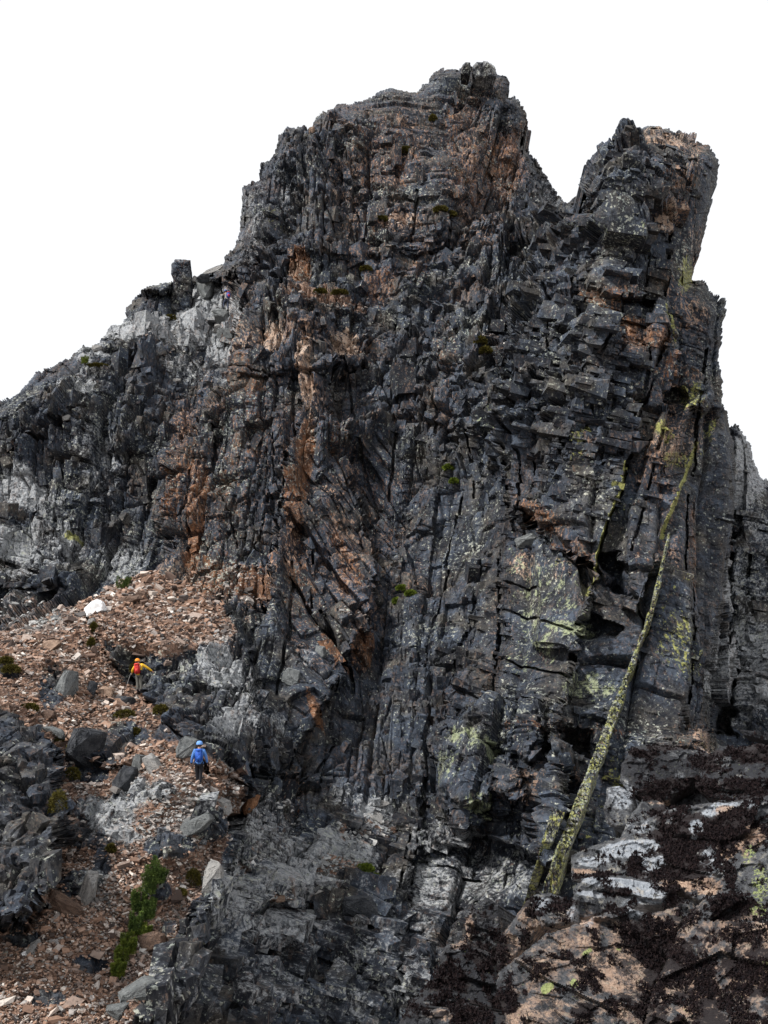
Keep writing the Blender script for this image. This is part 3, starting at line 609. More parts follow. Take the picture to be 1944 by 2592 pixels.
for e, (p, c) in zip(cr.elements, els): e.position = p; e.color = (*c, 1)
grey = t.mix(q4, (.06, .065, .07), (.45, .45, .44))
colr = t.mix(q1, ramp.outputs[0], grey)
n = t.noise(t.coord(), 9, 4, .7)
M['scree'] = t.done(t.mix(t.math('MULTIPLY', t.step(.5, .66, n), .45), colr, (.05, .045, .042)), n, .5, .03)
o = link_mesh('scree_stones', sV, sF, M['scree'])
gr = np.clip(A_[jy, jx, 1] * 1.2 + .5 * (GX[jy, jx] > 560) + .35 * (rng.random(ns) < .12) + .6*((GY[jy,jx]<1580)&(GX[jy,jx]<150)), 0, 1)
Sa = np.stack([gr, gr * 0, gr * 0, rng.random(ns)], -1); set_attr(o, 'A', np.repeat(Sa, 8, 0))
tag(o, 'loose angular reddish stones covering the scree slope', 'scree', kind='stuff')
# ------------------------------------------------------------------ solid rocks with a traced outline, their own distance and thickness
def sheet_rock(name, poly, dfun, thick, step, mat, attrs, amp=.05, rad=30, rounding=.3, jag=3, seed=1, back=(.34, 1, -.32), cell=.25, label=None, cat=None, group=None, kind=None, parent=None, stretch=1.0):
    xs = [a for a, b in poly]; ys = [b for a, b in poly]
    X, Y = np.meshgrid(np.arange(min(xs) - 6, max(xs) + 7, step), np.arange(min(ys) - 6, max(ys) + 7, step))
    s = sdf(X, Y, poly) + (fbm(X / 26, Y / 26, seed, 4, .6) - .5) * jag * 3
    d = dfun(X, Y)
    e = np.clip(1 - s / rad, 0, 1); d = d + rounding * e ** 2.2
    X_, Y_ = snap(X, Y, s, step); P0 = at(X_, Y_, d)
    q = P0[..., 2] * stretch + P0[..., 1] * .5
    z1, e1, r1 = facets(P0[..., 0] + q * .2, q, cell, seed + 3, .6); z2, e2, r2 = facets(P0[..., 0], q, cell * .33, seed + 5, .7)
    h = amp * (z1 * 1.4 + z2 * .5 + (fbm(P0[..., 0] / cell * 3, q / cell * 3, seed + 7, 6, .68) - .5) * 1.3) - amp
    h = h * (.3 + .7 * sstep(0, rad, s))
    nn = np.array([-.1, -.9, .42]); P = P0 + nn * h[..., None]
    ins = s > 0; v = ins[:-1, :-1] & ins[1:, :-1] & ins[:-1, 1:] & ins[1:, 1:]
    ny_, nx_ = X.shape; I = np.arange(ny_ * nx_).reshape(ny_, nx_)
    a, b, c, dd = I[:-1, :-1], I[:-1, 1:], I[1:, 1:], I[1:, :-1]
    q4 = np.stack([a[v], dd[v], c[v], b[v]], -1)
    pad = np.pad(v, 1); E = []
    for nb_, (u1, u2) in ((pad[:-2, 1:-1], (a, b)), (pad[1:-1, 2:], (b, c)), (pad[2:, 1:-1], (c, dd)), (pad[1:-1, :-2], (dd, a))):
        m = v & ~nb_; E.append(np.stack([u1[m], u2[m]], -1))
    E = np.concatenate(E)
    used = np.unique(q4); mp = np.full(ny_ * nx_, -1); mp[used] = np.arange(len(used)); n = len(used)
    Vf = P.reshape(-1, 3)[used]; Vb = Vf + np.array(back) * thick
    cen = Vb.mean(0); Vb = cen + (Vb - cen) * .8
    side = np.stack([mp[E[:, 0]], mp[E[:, 1]], mp[E[:, 1]] + n, mp[E[:, 0]] + n], -1)
    Fq = np.concatenate([mp[q4], side, mp[q4][:, ::-1] + n])
    V = np.concatenate([Vf, Vb]); org = Vf.mean(0) + np.array([0, thick * .4, 0])
    o = link_mesh(name, V - org, Fq, mat, parent); o.location = Vector(org.tolist()) if not parent else Vector(org.tolist()) - parent.location
    A, B = attrs(X.ravel()[used], Y.ravel()[used], r1.ravel()[used])
    set_attr(o, 'A', np.concatenate([A, A])); set_attr(o, 'B', np.concatenate([B, B]))
    tag(o, label, cat, group, kind)
    return o, P, X, Y, ins
def const(A, B):
    def f(X, Y, r):
        a = np.tile(np.array(A, float), (len(X), 1)); b = np.tile(np.array(B, float), (len(X), 1)); a[:, 3] = r; return a, b
    return f
def dsurf(px, py, off=0.0):
    return proj(np.array(surf(px, py)))[2] + off
def line_depth(p1, d1, p2, d2):
    """depth running linearly from pixel row p1 to p2"""
    return lambda X, Y: d1 + (d2 - d1) * np.clip((Y - p1) / (p2 - p1), -.3, 1.3)
M['slab'] = cliff_material('slab_rock', 1.6)
yl = const((.22, .42, .8, 0), (.86, .0, 0, 0))
def follow(knots, off):
    ys = [k[1] for k in knots]; ds = [min(dsurf(k[0] + o, k[1]) for o in (-16, -8, 0, 8, 16)) - off for k in knots]
    ds = np.convolve(np.pad(ds, 1, 'edge'), [.25, .5, .25], 'valid')
    return lambda X, Y: np.interp(Y, ys, ds)
sheet_rock('rock_fin', [(1371,2262),(1389,2204),(1413,2134),(1435,2088),(1457,2020),(1485,1948),(1514,1880),(1538,1812),(1564,1750),(1589,1690),(1615,1622),(1636,1566),(1652,1516),(1672,1430),(1692,1350),(1696,1351),(1684,1420),(1671,1480),(1660,1520),(1650,1566),(1631,1606),(1612,1668),(1589,1726),(1576,1780),(1544,1862),(1527,1920),(1499,1980),(1483,2032),(1459,2090),(1445,2140),(1423,2196),(1411,2266)],
    follow([(1692,1355),(1670,1440),(1652,1520),(1625,1600),(1590,1690),(1560,1770),(1530,1850),(1495,1950),(1460,2050),(1425,2140),(1395,2230)], 1.15), 2.6, 1.6, M['slab'], yl, .14, 4, .08, 3.2, 5, back=(.30, 1, -.06), cell=.22, stretch=.35,
    label='long narrow leaning rock fin crusted with yellow-green lichen, widest at its foot', cat='rock fin')
sheet_rock('rock_fin', [(1322,2300),(1350,2204),(1392,2062),(1408,2046),(1432,2056),(1408,2112),(1384,2176),(1362,2240),(1342,2300)],
    follow([(1415,2050),(1390,2130),(1365,2200),(1335,2290)], .8), 1.6, 1.6, M['slab'], yl, .08, 3, .05, 1.8, 6, back=(.24, 1, -.16), cell=.25, stretch=.3,
    label='short stubby lichen-covered rock fin at the foot of the long one', cat='rock fin')
# pinnacle on the left ridge
sheet_rock('rock_pinnacle', [(430,790),(430,765),(437,725),(438,704),(433,694),(434,670),(444,656),(482,658),(486,690),(483,720),(487,760),(482,790)],
    lambda X, Y: dsurf(458, 782) - .1 + 0 * X, 1.8, 1.8, M['cliff'], const((.02, .3, .25, 0), (0, .1, 0, 0)), .22, 9, .5, 1.5, 12, back=(0, 1, -.25), cell=.8,
    label='square-topped rock pinnacle standing alone on the left skyline', cat='pinnacle')
sheet_rock('summit_block', [(1194,186),(1198,165),(1207,155),(1236,154),(1254,172),(1256,196),(1230,204),(1204,200)], lambda X, Y: 112.5 + 0 * X, 2.5, 1.8, M['cliff'],
    const((0, .45, .2, 0), (0, .1, 0, 0)), .25, 9, .6, 1.2, 13, back=(0, 1, -.25), cell=1.0, label='grey rounded block perched on the very summit', cat='summit block')
sheet_rock('summit_block', [(1166,186),(1170,166),(1178,157),(1190,158),(1192,180),(1188,192)], lambda X, Y: 112.5 + 0 * X, 1.6, 1.6, M['cliff'],
    const((0, .3, .2, 0), (0, .1, 0, 0)), .2, 7, .5, 1.0, 14, back=(0, 1, -.25), cell=.8, label='small dark block beside the rounded summit block', cat='summit block')

# ------------------------------------------------------------------ foreground outcrop, lower right
def fore_material():
    t = NT('foreground_rock', .72, .35)
    moss, tan, pale, r = t.attr('A'); yel, dark, _, _ = t.attr('B')
    c = t.coord(); n1 = t.noise(c, 3.2, 8, .68, .3); n2 = t.noise(c, 14, 8, .72); n3 = t.noise(c, 45, 5, .7); n4 = t.noise(c, 1.3, 4, .6)
    def cover(mask, noise, gain=1.9, w=.06):
        return t.step(.5 - w, .5 + w, t.math('ADD', mask, t.math('MULTIPLY', t.math('SUBTRACT', noise, .5), gain)))
    col = t.mix(t.step(.32, .68, t.math('ADD', t.math('MULTIPLY', n2, .7), t.math('MULTIPLY', n3, .3))), (.030, .033, .040), (.145, .15, .16))
    col = t.mix(t.math('MULTIPLY', cover(t.math('MULTIPLY', pale, 1.0), t.math('ADD', t.math('MULTIPLY', n1, .6), t.math('MULTIPLY', n2, .4)), 2.4, .16), .85), col, t.mix(t.step(.3, .7, n2), (.20, .225, .26), (.50, .53, .58)))
    col = t.mix(t.math('MULTIPLY', cover(t.math('MULTIPLY', tan, .72), t.math('ADD', t.math('MULTIPLY', n1, .5), t.math('MULTIPLY', n2, .5)), 3.0, .16), .85), col, t.mix(t.step(.3, .7, t.noise(c, 8, 8, .7)), (.19, .115, .08), (.58, .40, .29)))
    col = t.mix(t.math('MULTIPLY', t.step(.55, .62, n2), .55), col, t.mix(n4, (.25, .20, .15), (.35, .35, .30)))
    col = t.mix(t.math('MULTIPLY', cover(dark, t.noise(c, 5.5, 10, .80), 3.2, .08), .9), col, (.013, .014, .019))
    col = t.mix(t.math('MULTIPLY', t.step(.56, .60, t.noise(c, 20, 6, .75)), .85), col, (.020, .018, .020))
    col = t.mix(t.math('MULTIPLY', cover(t.math('MULTIPLY', yel, .8), t.noise(c, 34, 6, .75), 3.0, .06), .85), col, t.mix(n2, (.20, .26, .09), (.46, .50, .20)))
    col = t.mix(cover(t.math('MULTIPLY', moss, .8), t.math('ADD', t.math('MULTIPLY', t.noise(c, 6, 8, .7), .7), t.math('MULTIPLY', n3, .3)), 2.0, .05), col, (.016, .011, .012))
    return t.done(col, t.math('ADD', n2, t.math('ADD', t.math('MULTIPLY', n3, .35), n1)), .95, .05)
M['fore'] = fore_material()
MOSS_PX = [(1780,2110,150,60,.95,-14),(1700,2190,130,50,.95),(1560,2158,70,14,.8,-12),(1500,2216,80,8,.8),(1620,1905,60,12,.9,10),(1700,1890,80,10,.9),(1800,1925,60,30,.9),(1900,1900,70,40,.9),(1740,1990,120,30,.8),(1640,2010,50,20,.8),(1880,2000,90,40,.75),
 (1700,2060,60,30,.8),(1560,2260,50,12,.8),(1700,2270,60,30,.8),(1640,2380,90,60,.85,40),(1700,2440,120,50,.8,-40),(1570,2330,50,40,.75),(1860,2300,100,40,.7),(1800,2400,140,80,.62),(1900,2480,80,60,.6),(1600,2550,90,40,.6),(1480,2560,50,26,.85),(1320,2380,30,40,.6),(1350,2300,40,26,.75),
 (1200,2320,50,20,.8),(1230,2400,60,60,.7),(1130,2480,70,60,.7),(1180,2560,80,40,.7),(1280,2540,50,30,.8),(1060,2560,50,30,.6),(1420,2290,50,24,.7),(1850,2200,20,70,.6),(1930,2130,16,90,.5),(1760,2560,100,40,.5),(1700,2110,90,40,.8)]
TAN_PX = [(1480,2200,40,10,.9),(1720,2230,60,36,1.1),(1790,2240,50,30,.9),(1850,2130,36,60,1.1,30),(1900,2120,40,50,1.0,30),(1830,2060,30,16,1.0),(1500,2340,60,24,.8),(1290,2400,40,50,.9),(1400,2440,120,50,.75),(1320,2310,36,30,.8),(1500,2460,60,40,.7),(1440,2500,90,30,.7),(1620,2420,80,60,.5),(1850,2360,60,60,.75),(1900,2310,40,20,.8),(1700,2520,80,50,.55),(1190,2350,14,40,1.0),(1160,2380,30,30,.8),(1120,2560,60,30,.7),(1900,2440,40,60,.55),(1560,2540,50,30,.6),(1350,2520,60,20,.6),(1680,2030,50,8,.8)]
PALE_PX = [(1590,2150,90,24,.9,-8),(1510,2175,50,14,.8),(1560,2235,110,12,1.2,6),(1640,2262,60,20,1.0,20),(1500,2262,50,10,.8),(1650,2185,40,30,.8),(1760,2100,20,26,1.2),(1820,2050,50,16,.9,-16),(1570,2010,40,50,.6),(1620,2090,50,20,.45),(1740,1910,60,10,.25),(1830,1925,22,14,.45),(1720,1965,22,10,.4),(1600,2300,40,30,.7),(1450,2320,20,30,.6),(1700,2060,20,30,.5),(1800,2180,40,50,.6),(1370,2290,30,20,.6),(1230,2330,30,50,.3),(1900,2040,50,16,.6),(1540,2580,40,10,.4),(1490,2330,16,16,.9)]
YEL_PX = [(1384,2502,18,12,1.3,-30),(1452,2493,10,12,1.3),(1486,2408,16,8,1.1,-40),(1930,2240,30,60,.55),(1925,2300,30,14,.7),(1940,2440,16,20,.8),(1660,2590,12,10,.8),(1900,2160,20,30,.5),(1570,2400,10,8,.6)]
def fattr(X, Y, r):
    g = lambda L: np.clip(blob(X, Y, L), 0, 1.3)
    z = np.zeros(len(X)); base = .42 * sstep(1560, 1760, X + .3 * (Y - 2300)) * sstep(2250, 2300, Y) + .22 * sstep(1100, 1500, X) * sstep(2250, 2400, Y)
    A = np.stack([np.maximum(g(MOSS_PX), base) * (1 - .55 * np.clip(g(PALE_PX), 0, 1)), np.maximum(g(TAN_PX), .52 * sstep(1230, 1300, X) * sstep(2270, 2360, Y) + .2), g(PALE_PX), r], -1); B = np.stack([g(YEL_PX), .36 * (1 - .85 * np.clip(g(PALE_PX), 0, 1)) + .40 * np.maximum(1 - sstep(2010, 2070, Y), (1 - sstep(1240, 1290, X))) * (1 - np.clip(g(PALE_PX) + g(TAN_PX), 0, 1)), z, z], -1)
    return A, B
def plane_depth(x, y, d, gx_, gy__):
    return lambda X, Y: d + gx_ * (X - x) / 100 + gy__ * (Y - y) / 100
FORE = [
 ('outcrop_base', [(960,2700),(1040,2540),(1150,2430),(1230,2370),(1330,2330),(1440,2290),(1470,2210),(1560,2140),(1640,2050),(1780,1990),(2160,1960),(2160,2800),(960,2800)], plane_depth(1600, 2300, 11.5, .3, -.6), 3.0, .14, 60, .8, 6, .9, None, None),
 ('rock_ledge', [(1566,1975),(1572,1934),(1603,1888),(1650,1884),(1768,1900),(1800,1912),(1790,1960),(1740,2000),(1690,2030),(1640,2044),(1600,2010)], plane_depth(1680, 1960, 13.2, .1, -.45), 1.6, .09, 26, .45, 3, .6,
   'dark rounded mossy rock topping the outcrop nearest the cliff', 'rock'),
 ('mossy_rock', [(1760,1990),(1786,1930),(1819,1885),(1870,1896),(1944,1872),(2100,1860),(2160,2040),(2000,2040),(1880,2030),(1800,2024)], plane_depth(1880, 1960, 11.8, -.2, -.5), 1.6, .10, 30, .5, 4, .6,
   'black moss-grown rock below the splintered brown stick of rock', 'rock'),
 ('rock_splinter', [(1870,1846),(1944,1852),(2060,1858),(2080,1876),(1944,1874),(1880,1858)], plane_depth(1950, 1860, 11.4, 0, 0), .3, .03, 8, .05, 1, .2,
   'thin splintered brown rock blade at the right edge of the outcrop', 'rock splinter'),
 ('grey_boulder', [(1528,2050),(1536,1994),(1570,1990),(1606,2010),(1610,2050),(1590,2096),(1560,2100),(1536,2084)], plane_depth(1570, 2050, 12.4, .1, -.5), .9, .04, 20, .25, 1.5, .5,
   'smooth blue-grey boulder with pale specks beside the yellow-stained cliff', 'boulder'),
 ('leaning_block', [(1566,2126),(1600,2060),(1630,2020),(1680,2028),(1700,2060),(1670,2110),(1620,2130)], plane_depth(1630, 2080, 10.8, .1, -.5), .8, .05, 18, .2, 2, .4,
   'wedge-shaped block with tan left face between grey boulder and mossy slab', 'block'),
 ('mossy_slab', [(1446,2164),(1495,2141),(1569,2118),(1640,2072),(1720,2040),(1800,2030),(1944,2010),(2100,2000),(2160,2300),(1900,2310),(1770,2290),(1700,2262),(1600,2240),(1500,2226),(1448,2230)], plane_depth(1700, 2160, 8.6, -.15, -.42), 1.3, .11, 26, .35, 3, .6,
   'broad slab topped with dark red-brown moss and pale tan hollows', 'slab'),
 ('pale_slab', [(1452,2246),(1480,2224),(1520,2214),(1600,2220),(1660,2232),(1700,2246),(1722,2280),(1690,2300),(1620,2296),(1560,2306),(1480,2330),(1454,2320)], plane_depth(1580, 2270, 7.3, 0, -.25), .9, .05, 22, .28, 2, .4,
   'long pale grey slab overhanging a black gap, just below the broad mossy slab', 'slab'),
 ('pink_rock', [(1262,2470),(1256,2410),(1276,2360),(1318,2300),(1350,2262),(1390,2258),(1440,2276),(1430,2320),(1370,2350),(1330,2390),(1290,2450)], plane_depth(1340, 2350, 6.9, .1, -.25), .8, .05, 20, .2, 2, .35,
   'pinkish upright rock with black tufts at the left edge of the big slabs', 'rock'),
 ('tan_slab', [(1256,2520),(1264,2460),(1330,2400),(1400,2356),(1500,2326),(1590,2300),(1640,2316),(1720,2290),(1730,2330),(1680,2440),(1640,2560),(1600,2740),(1300,2740),(1290,2600)], plane_depth(1450, 2450, 5.4, 0, -.26), 1.0, .075, 20, .2, 4, .5,
   'wide tan slab with two bright lichen rosettes', 'slab'),
 ('speckled_slab', [(1596,2760),(1636,2560),(1680,2440),(1730,2330),(1790,2268),(1900,2262),(2100,2250),(2160,2760)], plane_depth(1800, 2450, 4.9, -.1, -.26), 1.0, .085, 20, .25, 4, .6,
   'huge slab in the bottom right corner, speckled with dark moss tufts', 'slab'),
 ('jagged_rock', [(1180,2410),(1176,2340),(1200,2296),(1227,2266),(1262,2290),(1270,2340),(1262,2400),(1220,2430)], plane_depth(1220, 2340, 8.2, .1, -.3), .8, .09, 16, .25, 3, .3,
   'jagged dark rock with an orange-pink left face', 'rock'),
 ('dark_rock', [(1060,2640),(1050,2540),(1090,2480),(1130,2390),(1180,2380),(1250,2420),(1270,2500),(1300,2640)], plane_depth(1160, 2500, 7.2, 0, -.35), .9, .09, 26, .35, 5, .35,
   'black moss-covered rock left of the pink upright rock', 'rock'),
 ('corner_rock', [(1000,2700),(1010,2590),(1040,2540),(1100,2556),(1180,2540),(1260,2560),(1310,2600),(1330,2740)], plane_depth(1150, 2600, 6.2, 0, -.3), .8, .07, 24, .3, 4, .3,
   'low tan-topped rock at the bottom edge of the outcrop', 'rock'),
 ('mossy_lump', [(1440,2290),(1470,2262),(1452,2330),(1420,2344),(1370,2350),(1350,2300),(1390,2262)], plane_depth(1400, 2300, 7.0, 0, -.5), .5, .05, 16, .2, 3, .3,
   'dark mossy lump wedged between the pink rock and the pale overhanging slab', 'rock'),
]
moss_pts = []
for k, (nm, poly, df, th, am, rad, rnd_, jag, cl, lab, cat) in enumerate(FORE):
    o, Pg, Xg, Yg, ins_ = sheet_rock(nm, poly, df, th, 2.6 if k else 5, M['fore'], fattr, am, rad * .5, rnd_ * .55, jag * 1.3, 500 + k * 13, cell=cl, label=lab, cat=cat, kind=None if lab else 'structure')
    m = ins_.ravel(); Xm, Ym, Pm = Xg.ravel()[m], Yg.ravel()[m], Pg.reshape(-1, 3)[m]
    Aa, _ = fattr(Xm, Ym, np.zeros(len(Xm)))
    nz = fbm(Pm[:, 0] * 11, (Pm[:, 2] + Pm[:, 1] * .5) * 11, 900, 5, .68)
    keep = (Aa[:, 0] * .9 + (nz - .5) * 3.0 > .52) & (Xm < 1990) & (Ym < 2640)
    Pk = Pm[keep]; n = int(keep.sum() * (1.7 if k else 4.0))
    if n: moss_pts.append(Pk[rng.integers(0, len(Pk), n)] + rng.normal(0, .006, (n, 3)))
mp_ = np.concatenate(moss_pts)
nm_ = len(mp_); sz = (.0055 + .009 * rng.random(nm_)) * np.clip(mp_[:, 1] / 7, .6, 1.5)
# each tuft is a spiky little pyramid of leaves
base = rng.normal(0, 1, (nm_, 3, 3)); base[..., 2] *= .4; base /= np.linalg.norm(base, axis=-1, keepdims=True)
tip = rng.normal(0, .5, (nm_, 3)); tip[:, 2] += 1.2; tip[:, 1] -= .5
Vm = np.concatenate([mp_[:, None] + base * sz[:, None, None], (mp_ + tip * sz[:, None])[:, None]], 1).reshape(-1, 3)
Fm = (np.array([[0, 1, 3], [1, 2, 3], [2, 0, 3], [0, 2, 1]])[None] + (np.arange(nm_) * 4)[:, None, None]).reshape(-1, 3)
M['moss'] = plain('dark_moss', (.005, .0045, .006), (.022, .014, .014), 40, .95, .002, .1)
o = link_mesh('moss', Vm, Fm, M['moss']); tag(o, 'dark maroon moss growing over the foreground rocks', 'moss', kind='stuff')

# ------------------------------------------------------------------ loose boulders
def rock_mesh(seed, n=16, flat=1.0):
    g = random.Random(seed); bm = bmesh.new()
    for k in range(n):
        p = Vector((g.uniform(-1, 1), g.uniform(-1, 1), g.uniform(-1, 1)))
        m = max(abs(p.x), abs(p.y), abs(p.z)); p = p / m * g.uniform(.82, 1.0)
        l = p.length
        if l > 1.35: p *= 1.35 / l * g.uniform(.92, 1.05)
        bm.verts.new(p * .5)
    bmesh.ops.convex_hull(bm, input=bm.verts)
    for v in [v for v in bm.verts if not v.link_faces]: bm.verts.remove(v)
    bmesh.ops.dissolve_limit(bm, angle_limit=R(14), verts=bm.verts, edges=bm.edges)
    bmesh.ops.bevel(bm, geom=bm.edges[:], offset=.025, segments=1, affect='EDGES', clamp_overlap=True)
    bmesh.ops.triangulate(bm, faces=bm.faces)
    bmesh.ops.subdivide_edges(bm, edges=bm.edges, cuts=2, use_grid_fill=True)
    for v in bm.verts: v.co += Vector((g.uniform(-1, 1), g.uniform(-1, 1), g.uniform(-1, 1))) * .022
    me = bpy.data.meshes.new('boulder'); bm.to_mesh(me); bm.free(); return me
BOULD = [  # px, py, w, h, tilt, material, name, label
 (243,1538,50,36,-30,'quartz','quartz_boulder','bright white quartz boulder on the crest of the scree slope'),
 (325,1516,66,26,-24,'brown_block','long_block','long brown block lying right above the white quartz boulder'),
 (362,1500,30,20,-14,'brown_block','small_block','small brown block touching the upper end of the long brown block'),
 (232,1572,26,14,-25,'pale_block','flat_stone','small flat pale stone directly beneath the white quartz boulder'),
 (133,1629,42,32,12,'tan_block','pink_boulder','pale pink boulder in the middle of the upper scree fan'),
 (170,1735,56,82,14,'grey_block','slab','grey upright slab to the left of the yellow-jacketed hiker, largest there'),
 (236,1750,22,60,10,'dark_block','pointed_slab','narrow dark pointed slab between upright grey slab and yellow-jacketed hiker'),
 (277,1748,40,26,14,'tan_block','tan_boulder','light tan boulder just below and left of the yellow-jacketed hiker'),
 (322,1776,56,30,0,'dark_block','cracked_rock','dark cracked rock directly below the feet of the yellow-jacketed hiker'),
 (128,1808,32,28,4,'brown_block','brown_boulder','squarish brown boulder above the blue-grey flat one'),
 (142,1852,62,26,14,'grey_block','flat_boulder','flat blue-grey boulder with moss along its lower edge'),
 (225,1888,80,96,24,'dark_block','large_rock','large dark rock half buried in scree, left of a pair'),
 (284,1900,66,84,-12,'dark_block','large_rock','large dark rock half buried in scree, right of a pair'),
 (474,1888,48,66,24,'grey_block','rounded_boulder','rounded grey boulder immediately left of the blue hiker'),
 (392,1940,34,82,-34,'pale_block','pale_block','pale streaked leaning block below the blue hiker, on the left'),
 (350,1930,32,48,10,'grey_block','grey_block','grey block pressed between dark cube and pale leaning block'),
 (318,1968,50,64,14,'dark_block','dark_cube','dark cube-like block with a shadowed right side below the scree pair'),
 (566,2034,54,34,20,'pale_block','white_boulder','whitish boulder against the foot of the main cliff, right below blue hiker'),
 (506,2084,90,34,-26,'grey_block','grey_slab','grey slab lying aslant on scree under the blue hiker'),
 (540,2224,52,92,8,'pale_block','tall_boulder','tall pale boulder beside the brown moss cushion'),
 (234,2246,40,82,16,'pale_block','pointed_boulder','pale pointed boulder standing in scree left of the dwarf conifers'),
 (178,2288,100,36,34,'brown_block','tilted_slab','long tilted brown and grey slab below the dark outcrop'),
 (392,2374,72,46,-14,'brown_block','brown_boulder','bulky brown boulder just right of the lowest dwarf conifers'),
 (368,2500,112,52,-24,'grey_block','grey_boulder','large smooth blue-grey boulder near the bottom of the gully'),
 (300,2552,70,40,-20,'grey_block','grey_boulder','dull grey boulder at the very bottom left of the gully wall'),
 (62,2410,16,16,0,'quartz','white_stone','small white stone alone in the lower left scree'),
 (88,2388,32,36,30,'pale_block','pale_stone','pale stone just above the small white stone'),
 (826,2312,44,96,14,'grey_block','leaning_slab','tallest of the grey slabs leaning on the lower ledge, beside the wide one'),
 (776,2342,36,84,18,'grey_block','leaning_slab','middle one of the three narrow leaning slabs on the lower ledge'),
 (732,2348,40,70,20,'grey_block','leaning_slab','darkest leftmost narrow slab on the lower ledge'),
 (925,2296,124,66,3,'dark_block','wide_slab','wide dark slab forming the lip of the lower ledge'),
 (958,2064,46,28,-8,'pale_block','white_boulder','light grey boulder on the small talus ledge at centre'),
 (960,2030,44,14,-16,'pale_block','flat_stone','flat light stone above the light grey boulder on the talus ledge'),
 (802,2248,22,26,8,'pale_block','grey_stone','small light stone lying above the tallest leaning slab'),
 (780,2214,28,30,-30,'tan_block','tan_stone','cream coloured stone at the top of the lower talus patch'),
 (714,2276,24,16,-10,'tan_block','tan_stone','cream coloured stone at the left side of the lower talus patch'),
 (640,2030,30,60,34,'rust_block','rusty_slab','rust coloured slab at the foot of the main cliff right of the whitish boulder'),
 (517,736,42,48,10,'grey_block','grey_boulder','big smooth grey boulder right of the square pinnacle'),
 (512,704,34,18,-8,'dark_block','perched_boulder','dark boulder perched on top of the big smooth grey one'),
 (535,684,52,14,-24,'pale_block','sloping_slab','thin pale slab sloping on the skyline beside the pinnacle'),
 (488,712,16,18,0,'pale_block','pale_stone','small pale stone in the skyline notch beside the pinnacle'),
 (560,796,46,30,16,'grey_block','pointed_boulder','wedge-shaped grey boulder beneath the distant climber'),
 (556,828,56,18,-10,'pale_block','pale_slab','pale slab below the wedge-shaped boulder of the distant climber'),
 (568,852,44,24,4,'grey_block','grey_slab','blocky grey slab at the bottom of the pale chute under the climber'),
 (1328,1366,50,30,-8,'grey_block','ledge_boulder','light-faced boulder sitting under the rusty overhang of the tower'),
 (452,960,20,10,-10,'pale_block','pale_stone','tiny pale stone on the shoulder left of the flat-topped buttress'),
 (170,1058,22,12,-20,'pale_block','pale_stone','pale stone lodged high on the far left shoulder'),
 (245,880,26,16,0,'pale_block','ridge_block','pale block on the left skyline above the grass tuft'),
 (225,884,18,14,10,'grey_block','ridge_block','grey block on the left skyline beside the pale one'),
 (814,1650,30,36,10,'grey_block','ledge_block','grey block lodged beneath the central slanting crack'),
 (735,1714,40,50,8,'grey_block','cliff_block','pale speckled block at the foot of the central rib'),
 (1240,880,30,12,-6,'grey_block','ledge_stone','flat grey stone beside the high grassy ledge'),
 (690,330,0,0,0,'tan_block','',''),
 (791,328,14,16,10,'tan_block','tan_stone','single pink-tan stone high under the summit skyline on the left'),
]
for k, (px, py, w, h, tl, mt, nm, lab) in enumerate(BOULD):
    if not lab: continue
    p = surf(px, py); d = proj(np.array(p))[2]
    me = rock_mesh(40 + k * 7, 18); me.materials.append(M[mt])
    o = bpy.data.objects.new(nm, me); C.objects.link(o)
    W, Hh = w / F * d * 1.12, h / F * d * 1.12; T = min(W, Hh) * 1.15
    o.scale = (W, T, Hh); o.rotation_euler = (rnd.uniform(-.15, .15), R(tl), rnd.uniform(-.2, .2)); o.rotation_mode = 'XYZ'
    o.location = p + Vector((0, -T * .22, 0))
    tag(o, lab, 'stone' if 'stone' in nm else ('slab' if 'slab' in nm else 'boulder'))

# ------------------------------------------------------------------ plants
def leaf_cloud(pts, nrm, ln, wd, g):
    n = len(pts); r = g.normal(0, 1, (n, 3)); ax = nrm + r * .55; ax /= np.linalg.norm(ax, axis=1, keepdims=True)
    s = np.cross(ax, g.normal(0, 1, (n, 3))); s /= np.linalg.norm(s, axis=1, keepdims=True) + 1e-9
    L = (ln * g.uniform(.6, 1.3, n))[:, None]; W = (wd * g.uniform(.7, 1.3, n))[:, None]
    V = np.stack([pts - s * W, pts + ax * L * .5 + s * W * 1.2, pts + ax * L, pts - s * W * .2 + ax * L * .45], 1).reshape(-1, 3)
    Fq = np.arange(n * 4).reshape(-1, 4); return V, Fq
M['needles'] = plain('conifer_needles', (.022, .045, .012), (.10, .145, .03), 5, .8, .01, .2)
M['needles_yellow'] = plain('bright_needles', (.045, .075, .012), (.17, .20, .03), 5, .8, .01, .2)
M['bark'] = plain('bark', (.05, .04, .03), (.14, .11, .09), 20)
M['olive_moss'] = plain('olive_moss', (.030, .028, .008), (.12, .10, .022), 9, .95, .01, .1)
M['green_moss'] = plain('green_moss', (.05, .08, .012), (.17, .21, .03), 9, .95, .01, .1)
def tube(pts, rads, n=7):
    V = []; Fc = []
    pts = [Vector(p) for p in pts]
    for i, p in enumerate(pts):
        a = (pts[min(i + 1, len(pts) - 1)] - pts[max(i - 1, 0)]).normalized()
        u = a.cross(Vector((.3, .9, .2))).normalized(); v = a.cross(u)
        for k in range(n):
            t_ = 2 * math.pi * k / n; V.append(p + (u * math.cos(t_) + v * math.sin(t_)) * rads[i])
    for i in range(len(pts) - 1):
        for k in range(n): Fc.append((i * n + k, i * n + (k + 1) % n, (i + 1) * n + (k + 1) % n, (i + 1) * n + k))
    Fc.append(tuple(range(n))[::-1]); Fc.append(tuple((len(pts) - 1) * n + k for k in range(n)))
    return V, Fc
